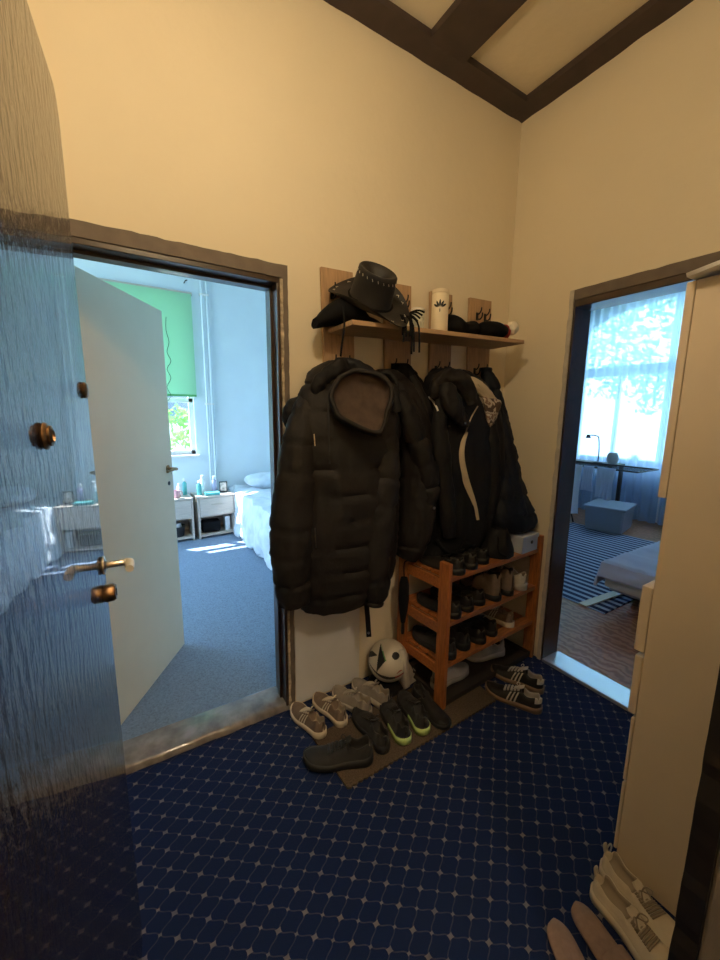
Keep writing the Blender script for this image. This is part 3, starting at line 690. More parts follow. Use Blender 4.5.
def ribbon(name, pts, w, m, par, trees, off=.004, sub=4, lab=None):
    q = [on(x, y, trees, off) for x, y, *_ in [(v.x, v.y) for v in smoothpath([Vector((a, b, 0)) for a, b in pts], sub)]]
    q = [p for p in q if p is not None]
    if len(q) < 3: return
    for _ in range(3): q = [q[0]]+[(q[i-1]+q[i]*2+q[i+1])/4 for i in range(1, len(q)-1)]+[q[-1]]
    if isinstance(w, (list, tuple)):
        k = len(q); w = [w[min(len(w)-1, int(i/(k-1)*(len(w)-1)))]*(1-(i/(k-1)*(len(w)-1))%1)+w[min(len(w)-1, int(i/(k-1)*(len(w)-1))+1)]*((i/(k-1)*(len(w)-1))%1) for i in range(k)]
    o = objw(name, strip(q, w, .003), m, par)
    if lab: o['label'] = lab
ribbon('placket', [(467, 432), (463, 442), (461, 455), (463, 470), (468, 487), (474, 503), (478, 520)], [.006, .012, .016, .018, .016, .013, .008], creaml, cd, td, .006, lab='cream front edge')
ribbon('piping', [(478, 406), (472, 416), (467, 428), (465, 438)], .0035, creaml, cd, td, .005, lab='cream piping')
ribbon('collar_trim', [(428, 397), (432, 400), (436, 406), (438, 411)], .0045, white, cd, td, .008, lab='white collar edge')
def patch(name, poly, m, par, y0, lab=None, seed=0, th=.012):
    # soft folded cloth panel filling an outline
    cx_ = sum(p[0] for p in poly)/len(poly); cy_ = sum(p[1] for p in poly)/len(poly)
    sp = [(v.x, v.y) for v in smoothpath([Vector((a, b, 0)) for a, b in poly+[poly[0]]], 6)][:-1]
    rs = []
    for k, (s, d) in enumerate(((1, .012), (.96, 0), (.8, -.008), (.5, -.014), (.2, -.016))):
        rs.append([P(cx_+(x-cx_)*s, cy_+(y-cy_)*s, y0+d)+Vector((0, .006*nz((x*.3, y*.3, seed+k), 1), 0)) for x, y in sp])
    back = [[P(x, y, y0+.012)+Vector((0, .02, 0)) for x, y in sp]]
    bm = bmesh.new(); rings(bm, back+rs)
    o = objw(name, bm, m, par)
    if lab: o['label'] = lab
patch('lining_panel', [(463, 377), (474, 377), (486, 385), (496, 398), (500, 402), (492, 408), (482, 398), (472, 387)], creaml, cd, -.235, 'cream lining at the shoulder', 2)
patch('lining_panel', [(482, 396), (490, 398), (501, 401), (499, 412), (494, 424), (489, 427), (485, 414)], camom, cd, -.255, 'patterned brown and cream lining', 5)
for a_, b_ in ((449, 426), (465, 423)):
    q_ = on(a_, b_, td, .005)
    if q_: objw('snap_button', LA([(0, -.003), (.005, -.003), (.005, .001), (0, .002)], 12, q_, 'Y'), steelw, cd)
# ---- coat E: navy puffer at the right
ce = thing('puffer_coat', 'slim navy black puffer coat hanging rightmost, next to the corner', 'coat', P(485, 366, -.06))
b5 = cloth_body([(480, 491, 368), (482, 498, 384), (484, 504, 406), (486, 512, 436), (488, 519, 470), (490, 526, 498), (494, 534, 518), (500, 531, 529)],
                [-.06, -.085, -.12, -.16, -.20, -.24, -.27, -.28], [.03, .05, .065, .07, .075, .075, .075, .06], quilt=.10, qd=.010, seed=43, hem=1)
s7 = sleeve([P(497, 398, -.13), P(504, 430, -.20), P(511, 465, -.25), P(517, 500, -.29), P(523, 520, -.31)], [.02, .036, .042, .042, .034], quilt=.10, qd=.007, seed=42)
objw('coat_body', b5, navy, ce); objw('sleeve', s7, navy, ce)
# ================================================================== SHOES
def lerp(a, b, t): return a+(b-a)*t
def curve(pts, t):
    if t <= pts[0][0]: return pts[0][1]
    for (a, x), (b, y) in zip(pts, pts[1:]):
        if t <= b: s = (t-a)/(b-a); s = s*s*(3-2*s); return lerp(x, y, s)
    return pts[-1][1]
SHOE_MESH = {}
def shoe_style(key, upper, sole, lining, lace=None, stripe=None, tab=None, toe=None, L=.285, wd=1.0, heel=.066, ankle=.047, throat=.070, sh=(.032, .022), open_end=.37, midsole=None, tabloop=None, canvas=False):
    Wd = [(0, .030), (.12, .035), (.35, .035), (.68, .047), (.85, .044), (1, .038)]
    Hd = [(0, heel), (.08, heel), (.22, ankle), (open_end, throat), (.52, throat*.82), (.68, min(.040, throat*.72)), (.85, .028), (1, .016)]
    def w(t):
        v = curve(Wd, t)*wd
        if t < .13: v *= max(.02, 1-((.13-t)/.13)**2.4)**.5
        if t > .80: v *= max(.0006, 1-((t-.80)/.20)**2.3)**.5
        return max(v, .0015)
    def hs(t): return lerp(sh[0], sh[1], min(1, t/.6))
    def spring(t): return .014*max(0, (t-.72)/.28)**2
    def cen(t): return .006*sin(pi*t)
    def surf(t, ph, off=0.0):
        ww, hh = w(t)+off, curve(Hd, t)-hs(t)*.0+off
        c, s = cos(ph), sin(ph)
        pw = .62
        return Vector((L*t+(off*(-1 if t < .06 else 0)), cen(t)+ww*math.copysign(abs(c)**pw, c)*(1-.22*s), hs(t)+spring(t)+hh*abs(s)**.85*.98-hs(t)*.15*s))
    bm = bmesh.new(); NS, NR = 44, 26; grid = []
    def opn(t):
        if t < .035 or t > open_end: return 0
        return min(1, (t-.035)/.03, (open_end-t)/.05)
    for i in range(NS+1):
        t = i/NS; t = .5-.5*cos(pi*t) if True else t; row = []; o = opn(t)
        for j in range(NR+1):
            ph = pi*j/NR; p = surf(t, ph); a = abs(j-NR/2)
            if o > 0 and a < 9:
                q = surf(t, pi*(NR/2-9)/NR if j < NR/2 else pi*(NR/2+9)/NR); rim_z = hs(t)+curve(Hd, t); side = q.y-cen(t)
                floor_z = hs(t)+.012
                if a >= 8: r = Vector((p.x, cen(t)+side*.93, rim_z))
                elif a >= 7: r = Vector((p.x, cen(t)+side*.80, rim_z+.001))
                elif a >= 6: r = Vector((p.x, cen(t)+side*.72, rim_z-.008))
                elif a >= 4: r = Vector((p.x, cen(t)+side*.74, lerp(rim_z, floor_z, .35+(6-a)*.15)))
                elif a >= 3: r = Vector((p.x, cen(t)+side*.68, floor_z+.004))
                else: r = Vector((p.x, cen(t)+side*.68*(a/3)*(1 if j > NR/2 else 1), floor_z))
                p = p.lerp(r, o)
            row.append(bm.verts.new(p))
        grid.append((t, o, row))
    for i in range(NS):
        for j in range(NR):
            f = bm.faces.new((grid[i][2][j], grid[i][2][j+1], grid[i+1][2][j+1], grid[i+1][2][j]))
            t, o = (grid[i][0]+grid[i+1][0])/2, min(grid[i][1], grid[i+1][1]); a = abs(j+.5-NR/2)
            if o > .4 and a < 7: f.material_index = 1
            elif tab and t < .09 and a < 9.5: f.material_index = 2
            elif toe and t > .84: f.material_index = 3
    up = bpy.data.meshes.new('upper'); bm.normal_update(); bm.to_mesh(up); bm.free()
    for p in up.polygons: p.use_smooth = True
    for m in (upper, lining, tab or upper, toe or upper): up.materials.append(m)
    # sole
    bm = bmesh.new(); rs = []
    for i in range(31):
        t = .5-.5*cos(pi*i/30); ww = w(t)+.0045; x = L*t; x = lerp(-.004, L+.005, t); c = cen(t); z0, z1 = spring(t), hs(t)+spring(t)+.006
        rs.append([Vector((x, c+ww*.93, z0)), Vector((x, c+ww, z0+.004)), Vector((x, c+ww*.99, (z0+z1)/2)), Vector((x, c+ww*.97, z1)), Vector((x, c+ww*.8, z1)), Vector((x, c-ww*.8, z1)), Vector((x, c-ww*.97, z1)), Vector((x, c-ww*.99, (z0+z1)/2)), Vector((x, c-ww, z0+.004)), Vector((x, c-ww*.93, z0))])
    rings(bm, rs)
    so = bpy.data.meshes.new('sole'); bmesh.ops.recalc_face_normals(bm, faces=bm.faces); bm.to_mesh(so); bm.free(); so.materials.append(sole)
    for p in so.polygons: p.use_smooth = True
    parts = [('sole', so), ('upper', up)]
    # tongue
    bm = bmesh.new(); rs = []
    for k in range(7):
        s = k/6; t = lerp(open_end+.12, open_end-.055, s); z = lerp(hs(t)+curve(Hd, open_end+.1)*.90, hs(t)+throat+.010, s); yw = lerp(.012, .019, s)*wd*(1 if s < .9 else .75)
        rs.append([Vector((L*t, cen(t)+yw*cos(a), z+(.004 if sin(a) > 0 else -.004)*abs(sin(a))+.003*cos(2*a))) for a in [2*pi*q/12 for q in range(12)]])
    rings(bm, rs); to = bpy.data.meshes.new('tongue'); bmesh.ops.recalc_face_normals(bm, faces=bm.faces); bm.to_mesh(to); bm.free(); to.materials.append(tab if tab else upper)
    for p in to.polygons: p.use_smooth = True
    parts.append(('tongue', to))
    def add(name, bm, m):
        me = bpy.data.meshes.new(name); bmesh.ops.recalc_face_normals(bm, faces=bm.faces); bm.to_mesh(me); bm.free(); me.materials.append(m)
        for p in me.polygons: p.use_smooth = True
        parts.append((name, me))
    if lace:
        bm = bmesh.new()
        for k in range(5):
            t = lerp(open_end+.03, .64, k/4)
            for sg in (1, -1):
                a0, a1 = pi/2-.50*sg, pi/2+.50*sg
                tube(bm, [surf(t+.02*(q/6)*sg*1.0, lerp(a0, a1, q/6), .004) for q in range(7)], .0026, 6)
        p0 = surf(open_end+.03, pi/2, .008)
        for sg in (1, -1):
            tube(bm, [p0, p0+Vector((.0, .014*sg, .010)), p0+Vector((.012, .030*sg, .002)), p0+Vector((.016, .020*sg, -.002)), p0+Vector((.002, .004*sg, .001))], .002, 6, 3)
        add('lace', bm, lace)
    if stripe:
        for sg in (0, 1):
            bm = bmesh.new()
            for k in range(3):
                t0 = .40+.065*k; rs = []
                for q in range(7):
                    ph = lerp(.05, .95, q/6); t = t0-.055*(q/6)+.02; ph2 = ph if sg == 0 else pi-ph
                    rs.append([surf(t, ph2, .0015), surf(t+.028, ph2, .0015), surf(t+.028, ph2, .0002), surf(t, ph2, .0002)])
                rings(bm, rs)
            add('stripe', bm, stripe)
    if midsole:
        bm = bmesh.new(); rs = []
        for i in range(31):
            t = .5-.5*cos(pi*i/30); tt = t*.42; ww = w(tt)+.0065; x = lerp(-.0075, L*.42, t); c = cen(tt); z0, z1 = .006, hs(tt)+.004
            rs.append([Vector((x, c+ww, z0)), Vector((x, c+ww*.98, z1)), Vector((x, c-ww*.98, z1)), Vector((x, c-ww, z0))])
        rings(bm, rs); add('midsole', bm, midsole)
    if tabloop:
        bm = bmesh.new(); tube(bm, [(.004, -.006, heel+sh[0]-.01), (-.002, -.004, heel+sh[0]+.010), (0, 0, heel+sh[0]+.018), (-.002, .004, heel+sh[0]+.010), (.004, .006, heel+sh[0]-.01)], .004, 8, 3); add('pull_tab', bm, tabloop)
    SHOE_MESH[key] = parts
def shoe(key, pos, yaw, label, group, name='sneaker', mirror=False, pitch=0, roll=0, scale=1, cat='shoe', lift=.0):
    o = thing(name, label, cat, Vector(pos)+Vector((0, 0, lift)), 0, group)
    o.rotation_euler = (Matrix.Rotation(yaw, 3, 'Z') @ Matrix.Rotation(-pitch, 3, 'Y') @ Matrix.Rotation(roll, 3, 'X')).to_euler()
    for n, me in SHOE_MESH[key]:
        c = bpy.data.objects.new(n, me); COL.objects.link(c); c.parent = o
        c.scale = (scale, -scale if mirror else scale, scale)
    return o
def fy(a, b):       # yaw from floor point a towards b
    return atan2(b.y-a.y, b.x-a.x)
sbk = mat('black_mesh_upper', (.016, .016, .018), .75, bump=.5, bscale=300, sheen=.1)
sbs = mat('black_leather_upper', (.014, .013, .013), .4, bump=.2, bscale=100)
slin = mat('dark_shoe_lining', (.02, .018, .016), .95)
swhite = mat('off_white_leather', (.55, .51, .45), .5, bump=.2, bscale=80, var=.06, vscale=20)
swh2 = mat('worn_white_leather', (.42, .38, .33), .55, bump=.3, bscale=80, var=.2, vscale=16)
scan = mat('cream_canvas', (.62, .54, .42), .8, bump=.4, bscale=300, var=.06, vscale=30)
sbrown = mat('taupe_suede', (.20, .145, .11), .85, bump=.4, bscale=200, var=.12, vscale=40)
sgrey = mat('warm_grey_suede', (.26, .23, .205), .85, bump=.4, bscale=200, var=.1, vscale=40)
gum = mat('gum_rubber', (.19, .12, .075), .55)
neon = mat('yellow_green_foam', (.50, .68, .24), .6)
beige = mat('beige_lining', (.34, .28, .21), .9, bump=.3, bscale=200)
shoe_style('taupe', sbrown, scan, beige, lace=scan, stripe=scan, tab=sbrown, toe=sbrown, sh=(.030, .020), L=.265)
shoe_style('grey', sgrey, swh2, beige, lace=swh2, L=.265, sh=(.034, .022), tab=sgrey)
shoe_style('black', sbk, rubber, slin, lace=sbs, L=.285, sh=(.034, .024), wd=1.08, heel=.062)
shoe_style('blackdress', sbs, rubber, slin, L=.275, sh=(.028, .014), heel=.055, ankle=.040, throat=.05)
shoe_style('neon', sbk, rubber, slin, lace=sbs, L=.265, sh=(.036, .024), tab=sbk, midsole=neon)
shoe_style('stripe', sbs, gum, swh2, lace=swhite, stripe=swhite, tab=swhite, L=.275, sh=(.024, .018), heel=.056)
shoe_style('white', swhite, swh2, beige, lace=swhite, L=.27, sh=(.032, .022), wd=1.06)
shoe_style('white2', swh2, swhite, slin, lace=rubber, L=.27, sh=(.032, .022), wd=1.04)
shoe_style('boot', sbrown, rubber, slin, lace=sbs, L=.27, heel=.13, ankle=.12, throat=.125, sh=(.028, .02))
shoe_style('canvas', scan, scan, beige, lace=beige, L=.275, sh=(.026, .020), heel=.050, ankle=.034, throat=.046, tabloop=swhite, open_end=.43, wd=1.02)
G1 = 'shoes on the floor by the rack'; G2 = 'shoes on the pine shoe rack'
def pr(key, hx, hy, tx, ty, label, group=G1, z=.0005, L=None, **k):
    a, b = F(hx, hy, z), F(tx, ty, z); return shoe(key, a, fy(a, b), label, group, **k)
Zm = .0105
# taupe pair, heels to the camera
shoe('taupe', (-1.390, -.262, .0112), radians(101), scale=.88, label= 'taupe sneaker with cream sole, left shoe of the pair nearest the doorway', group=G1)
shoe('taupe', (-1.278, -.255, .0112), radians(99), scale=.88, label= 'taupe sneaker with cream sole, right shoe of the pair nearest the doorway', group=G1, mirror=True)
shoe('grey', (-1.146, -.270, .0112), radians(105), scale=.92, label= 'pale grey sneaker with its opening up, left shoe of the pair by the football', group=G1)
shoe('grey', (-1.040, -.275, .0112), radians(103), scale=.92, label= 'pale grey sneaker, right shoe of the pair just below the football', group=G1, mirror=True)
shoe('black', (-1.262, -.468, .0112), radians(152), label= 'big black sneaker lying sideways at the front of the doormat, toe to the left', group=G1)
shoe('black', (-1.198, -.475, .0112), radians(88), scale=.9, label= 'big black sneaker pointing to the wall, between its sideways mate and the yellow-green heels', group=G1, mirror=True)
shoe('neon', (-1.098, -.485, .0112), radians(74), scale=.95, label= 'black running shoe with yellow-green sole, left shoe of the pair', group=G1)
shoe('neon', (-.992, -.488, .0112), radians(76), scale=.95, label= 'black running shoe with yellow-green sole, right shoe beside the rack post', group=G1, mirror=True)
# leaning against the rack's side
shoe('white2', (-.892, -.195, .020), radians(180), 'pale-soled shoe standing upright against the left side of the rack', G1, pitch=radians(82), scale=.80)
shoe('blackdress', (-.868, -.262, .0112), radians(-93), 'low black shoe lying along the left side of the rack, toe at its front post', G1, scale=.95)
# striped pair in front of the rack
a, b = F(541, 712), F(492, 691)
shoe('stripe', a, fy(a, b), 'black gum-soled sneaker with three white stripes, front shoe of the pair by the right doorway', G1)
a, b = F(545, 694), F(498, 676)
shoe('stripe', Vector((a.x, a.y+.012, 0)), fy(a, b)-.06, 'black gum-soled sneaker with white heel, rear shoe of the pair by the right doorway', G1, mirror=True)
# on the rack
zb = .0205
shoe('white', RK(.065, .125, zb), RA+radians(2), 'worn white sneaker with opening to the left, on the boot tray of the rack', G2, scale=.98)
shoe('white2', RK(.655, .115, zb), RA+radians(160), 'white sneaker with dark laces at the right end of the boot tray', G2, scale=.98)
t3 = SHZ[1]+.0085
for i, (x, k, lab) in enumerate(((.085, 'black', 'black sneaker leftmost on the second lowest shelf of the rack'), (.205, 'black', 'black sneaker, second from the left on the second lowest rack shelf'),
                                 (.325, 'blackdress', 'low black leather shoe in the middle of the second lowest rack shelf'), (.44, 'blackdress', 'low black leather shoe right of the middle of the second lowest rack shelf'))):
    shoe(k, RK(x, .018+.012*(i % 2), t3), RA+pi/2+radians(-2+2*i), lab, G2, mirror=bool(i % 2))
shoe('taupe', RK(.60, .03, t3), RA+pi/2, 'small brown and cream shoe at the right end of the second lowest rack shelf', G2, scale=.9)
t2 = SHZ[2]+.0085
for i, (x, k, lab) in enumerate(((.10, 'blackdress', 'black shoe at the left end of the shelf below the rack top'), (.205, 'blackdress', 'black shoe, second on the shelf below the rack top'),
                                 (.31, 'blackdress', 'black shoe showing its grey heel left of the taupe boots'))):
    shoe(k, RK(x, .01+.01*i, t2), RA+pi/2+radians(3-2*i), lab, G2, mirror=bool(i % 2), scale=.97)
shoe('boot', RK(.425, .012, t2), RA+pi/2, 'taupe ankle boot left of its mate, heel to the room', G2, name='ankle_boot', cat='boot', scale=.96)
shoe('boot', RK(.535, .012, t2), RA+pi/2-.04, 'taupe ankle boot beside the white sneaker heel', G2, name='ankle_boot', cat='boot', mirror=True, scale=.96)
shoe('white', RK(.665, .01, t2), RA+pi/2+.05, 'chunky white sneaker with its heel out, right end below the rack top', G2, scale=1.02)
t1 = SHZ[3]+.0085
for i, (x, lab) in enumerate(((.10, 'black shoe leftmost on top of the rack under the coats'), (.205, 'black shoe, second on top of the rack under the coats'), (.31, 'black shoe left of the black bag on top of the rack'))):
    shoe('blackdress', RK(x, .0+.012*i, t1), RA+pi/2+radians(4-3*i), lab, G2, mirror=bool(i % 2), scale=.97)
# white canvas pair and mauve slippers at the lower right
G3 = 'footwear at the foot of the cupboard'
a = F(598, 884)
shoe('canvas', (-.926, -1.205, .0008), radians(-100), scale=.94, label= 'cream canvas lace-up shoe with white pull tab, left of the pair', group=G3, name='canvas_shoe')
shoe('canvas', (-.832, -1.185, .0008), radians(-100), scale=.94, label= 'cream canvas lace-up shoe with white pull tab, nearest the cupboard', group=G3, name='canvas_shoe', mirror=True)
mauve = mat('mauve_felt', (.27, .19, .16), .9, bump=.5, bscale=200, var=.12, vscale=60)
def slipper(pos, yaw, lab, mir):
    o = thing('slipper', lab, 'slipper', pos, yaw, G3)
    def w(t): return (.036+.010*t)*max(.0003, 1-abs(2*t-1)**7)**.42
    bm = bmesh.new(); rs = []
    for i in range(25):
        t = .5-.5*cos(pi*i/24); rs.append([Vector((.26*t, w(t)*cos(a_)*(1), (.009+.006*(1-t))*(1+sin(a_)))) for a_ in [2*pi*q/20 for q in range(20)]])
    rings(bm, rs); objl = obj('footbed', bm, mauve, o, True)
    bm = bmesh.new(); rs = []
    for i in range(13):
        t = lerp(.0, .99, i/12); tt = lerp(0, .99, i/12); k = max(.02, 1-((t-.0)/1.0)**5)
        tx = .46+.54*t*.97; rs.append([Vector((.26*tx, (w(min(tx, .99))+.003)*cos(pi*q/14), .012+(.040-.012*t)*k*sin(pi*q/14)**.8)) for q in range(15)]+[Vector((.26*tx, -(w(min(tx, .99))-.001)*cos(pi*q/14), .012+(.034-.012*t)*k*sin(pi*q/14)**.8)) for q in range(15)])
    rings(bm, rs, False, True); obj('toe_band', bm, mauve, o, True)
slipper((-1.115, -1.190, .0008), radians(-116), 'mauve brown slipper, leftmost beside the cream canvas shoes', 0)
slipper((-1.022, -1.20, .0008), radians(-104), 'mauve brown slipper between its mate and the cream canvas shoes', 1)

# football
def inpoly(u, v, poly):
    c = False; n = len(poly)
    for k in range(n):
        (x1, y1), (x2, y2) = poly[k], poly[k-1]
        if (y1 > v) != (y2 > v) and u < (x2-x1)*(v-y1)/(y2-y1)+x1: c = not c
    return c
def ball():
    bm = bmesh.new(); bmesh.ops.create_icosphere(bm, subdivisions=6, radius=.108)
    n = Vector((-.60, -.62, .50)).normalized(); r_ = n.cross(Vector((0, 0, 1))).normalized()*-1; u_ = n.cross(r_)*-1
    if u_.z < 0: u_ = -u_
    if r_.x < 0: r_ = -r_
    for f in bm.faces:
        c = f.calc_center_median().normalized(); u, v, w = c.dot(r_), c.dot(u_), c.dot(n)
        if w < 0: u, v = v, -u
        rr = hypot(u, v); a = math.degrees(atan2(v, u))
        if inpoly(u, v, ((-.95, .28), (-.77, .36), (-.44, .20), (-.95, .02))): f.material_index = 1
        elif inpoly(u, v, ((-.39, .75), (-.04, 0), (-.44, -.55))): f.material_index = 1
        elif inpoly(u, v, ((-.36, .75), (.02, .02), (-.06, -.02))): f.material_index = 3
        elif hypot(u-.42, v-.29) < .17: f.material_index = 1
        elif .0 < (v+.80-.62*(u-.08)**2) < .14-.10*abs(u) and abs(u) < .88: f.material_index = 1 if u < .45 else 2
        elif u > .35 and -.55 < v < -.30 and inpoly(u, v, ((.45, -.55), (.92, -.18), (.95, -.05), (.60, -.38))): f.material_index = 2
    return bm
bp_ = P(387, 658, -.118)
bo = obj('football', ball(), [mat('white_ball_skin', (.62, .57, .48), .35, bump=.1, bscale=200), mat('black_ball_print', (.012, .012, .012), .4), mat('red_ball_print', (.35, .06, .04), .4), mat('green_ball_print', (.10, .30, .10), .4)], None, True)
bo.location = (bp_.x+.01, -.118, .150)
tag(bo, 'white football with black, red and green triangular print against the wall', 'ball')

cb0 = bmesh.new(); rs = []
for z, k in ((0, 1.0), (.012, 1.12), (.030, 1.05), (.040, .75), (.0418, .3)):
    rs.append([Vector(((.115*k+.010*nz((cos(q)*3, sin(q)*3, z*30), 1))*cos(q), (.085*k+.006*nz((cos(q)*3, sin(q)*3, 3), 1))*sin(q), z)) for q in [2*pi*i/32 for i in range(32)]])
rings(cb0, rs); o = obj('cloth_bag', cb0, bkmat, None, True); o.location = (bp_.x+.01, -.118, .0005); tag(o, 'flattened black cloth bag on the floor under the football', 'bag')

# umbrella on the rack's left side
up = RK(-.034, .27, 0)
um = thing('umbrella', 'folded black umbrella hanging on the left side of the pine rack', 'umbrella', (up.x, up.y, .70))
obj('canopy', LA([(0, -.34), (.012, -.335), (.022, -.27), (.028, -.20), (.026, -.12), (.018, -.085), (0, -.08)], 16), bkmat, um, True)
obj('handle', LA([(0, -.40), (.009, -.40), (.011, -.38), (.009, -.335), (0, -.335)], 12), blackmetal, um, True)
obj('wrist_strap', T([(0, 0, -.085), (-.004, 0, -.04), (0, 0, 0), (.02, 0, .003)], .003, 8, 4), bkmat, um, True)

# box and bag on top of the rack
bx = thing('shoe_box', 'pale grey-blue cardboard box with a round hole on top of the rack', 'box', RK(.665, .068, t1), RA+.03)
greyb = mat('pale_blue_card', (.40, .46, .58), .7)
obj('box_body', B(-.07, -.06, 0, .085, .15, .075, bev=.002), greyb, bx); obj('lid', B(-.074, -.064, .0755, .089, .154, .098, bev=.002), greyb, bx)
obj('hole', LA([(0, -.0605), (.010, -.0605), (.010, -.0635), (0, -.0635)], 16, (.02, 0, .055), 'Y'), blackmetal, bx)
bg_ = thing('bag', 'slouching black fabric bag standing on top of the rack beside the grey-blue box', 'bag', RK(.49, .10, t1))
bm = bmesh.new(); rs = []
for i in range(15):
    t = i/14; z = .15*t; a_ = .085*(1-.55*t**2)+.004; b_ = .095*(1-.45*t**2)
    rs.append([Vector(((a_+.008*nz((cos(q), sin(q)*2, z*20), 1))*cos(q), (b_+.01*nz((cos(q)*2, sin(q), z*18+4), 1))*sin(q), z)) for q in [2*pi*k/32 for k in range(32)]])
rings(bm, rs); obj('bag_body', bm, bk, bg_, True)
obj('bag_strap', T([(-.03, -.02, .145), (-.05, -.05, .10), (-.075, -.075, .05), (-.04, -.10, .02)], .005, 8, 4), bkmat, bg_, True)

hp = thing('backpack', 'flattened black backpack lying at the back of the rack top under the coats', 'backpack', RK(.22, .222, t1))
bm = bmesh.new(); rs = []
for i in range(21):
    t = i/20; x = -.17+.36*t; rr = .075*max(.04, 1-abs(2*t-1)**3)**.5
    rs.append([Vector((x, min(.10, rr*1.25*cos(q)), max(.001, rr*.8*(1+sin(q))+.010*nz((x*20, cos(q)*2, 3), 1)))) for q in [2*pi*k/28 for k in range(28)]])
rings(bm, rs); obj('pack_body', bm, bkmat, hp, True)
obj('strap', T([(-.12, -.05, .13), (-.10, -.10, .08), (-.02, -.105, .06), (.05, -.08, .125)], .007, 8, 4), bkmat, hp, True)

# ================================================================== THINGS ON THE HAT SHELF
def cyl(name, x, y, r, h, m, lab, cat, parent=None):
    return None
# soft black bag with fringe under the hat
fb = thing('fringed_bag', 'soft black bag with long fringe slumped at the left end of the hat shelf', 'bag', SH(-1.20, -.12))
bm = bmesh.new(); rs = []
for i in range(21):
    t = i/20; x = -.15+.36*t; rr = .066*math.sin(pi*min(.97, max(.03, t)))**.45*(1 if t < .45 else 1-.48*min(1, (t-.45)/.25))
    rs.append([Vector((x, rr*1.35*cos(q)+.012*nz((x*14, cos(q)*2, 1), 1), rr*.86+rr*.88*sin(q)+.010*nz((x*12, sin(q)*2, 5), 1)*max(0, sin(q)))) for q in [2*pi*k/28 for k in range(28)]])
for r in rs:
    for v in r: v.z = max(v.z, .001) if v.x > -.04 else v.z-.25*(-.04-v.x)
rings(bm, rs); obj('bag_body', bm, bkmat, fb, True)
random.seed(4)
fr = bmesh.new()
for k in range(9):
    x = .19+.012*k*.6; dx = random.uniform(-.02, .03); ln = random.uniform(.03, .12)
    tube(fr, [(x, -.09, .05), (x+.01+dx*.3, -.125, .045), (x+.014+dx, -.145, .005), (x+.014+dx*1.2, -.148, -ln)], .0042, 6, 3)
for k in range(4):
    tube(fr, [(.22, -.09, .045), (.255+.01*k, -.12, .055+.008*k), (.285+.012*k, -.135, .03+.014*k)], .004, 6, 3)
obj('fringe', fr, bkmat, fb, True)
obj('strap', T([(-.07, -.10, .05), (-.085, -.128, .02), (-.086, -.138, -.03), (-.095, -.136, -.10), (-.098, -.13, -.15)], .004, 8, 4), bkmat, fb, True)
# cowboy hat
ht = thing('cowboy_hat', 'black leather cowboy hat with pale stitching lying tilted on the hat shelf', 'hat', P(370, 301, -.170))
vd = Vector((-.68, -.73, 0))    # towards the room
Rt = Matrix.Rotation(radians(24), 3, Vector((-.73, .68, 0)).cross(Vector((0, 0, 1))).normalized()*-1) if False else Matrix.Identity(3)
side = Vector((.73, -.68, 0))
Rt = Matrix.Rotation(radians(21), 3, -vd*-1) @ Matrix.Rotation(radians(26), 3, side)
# pick the turn that leans the crown right and tips the brim to the room
def tryrot(s1, s2): return Matrix.Rotation(s1*radians(27), 3, vd) @ Matrix.Rotation(s2*radians(36), 3, side)
best = None
for s1 in (1, -1):
    for s2 in (1, -1):
        z = tryrot(s1, s2) @ Vector((0, 0, 1)); sc = z.dot(side)+z.dot(vd)
        if best is None or sc > best[0]: best = (sc, s1, s2)
hr = tryrot(best[1], best[2]) @ Matrix.Rotation(atan2(side.y, side.x), 3, 'Z')
ht.rotation_euler = hr.to_euler()
def crownp(a, s):     # long axis x
    rx, ry = lerp(.096, .084, s), lerp(.080, .060, s)
    z = .125*s
    return Vector((rx*cos(a), ry*sin(a)*(1-.12*sin(pi*s)), z))
bm = bmesh.new(); rs = []
for i in range(13): s = i/12; rs.append([crownp(2*pi*k/48, s) for k in range(48)])
for k2, (f_, dz) in enumerate(((.93, .006), (.80, .006), (.6, -.006), (.35, -.022), (.12, -.028))):
    r = []
    for k in range(48):
        p = crownp(2*pi*k/48, 1); q = Vector((p.x*f_, p.y*f_, p.z+dz - (.010*(1-f_) if f_ < .9 else 0))); r.append(q)
    rs.append(r)
rings(bm, rs, False, True); obj('crown', bm, hatm, ht, True)
def brimp(a, s, up=0):
    rx, ry = lerp(.095, .186, s), lerp(.079, .165, s); curl = abs(sin(a))**2.2*.045*s**1.8 - abs(cos(a))**3*.022*s**1.6
    return Vector((rx*cos(a), ry*sin(a)*(1-.16*s*s*abs(sin(a))), curl+up))
bm = bmesh.new(); rs = [[brimp(2*pi*k/56, s/9, .0018) for k in range(56)] for s in range(10)]+[[brimp(2*pi*k/56, s/9, -.0018) for k in range(56)] for s in range(9, -1, -1)]
rings(bm, rs, closed=True); obj('brim', bm, hatm, ht, True)
bm = bmesh.new(); tube(bm, [crownp(2*pi*k/40, .06)*1.0+Vector((.003*cos(2*pi*k/40), .003*sin(2*pi*k/40), 0)) for k in range(41)], .0045, 8); obj('hat_band', bm, bkmat, ht, True)
bm = bmesh.new()
for k in range(24):
    a = 2*pi*k/24
    if k % 3 == 2: continue
    for ds, da in ((.0, .045), (.0, -.045)):
        tube(bm, [brimp(a, .80, .0035), brimp(a+da, .70, .0035)], .0012, 5)
for k in range(14):
    a = pi+pi*.15+2*pi*k/22; tube(bm, [crownp(a, .90)*1.012, crownp(a+.05, .83)*1.012], .0013, 5)
obj('stitching', bm, stud, ht)
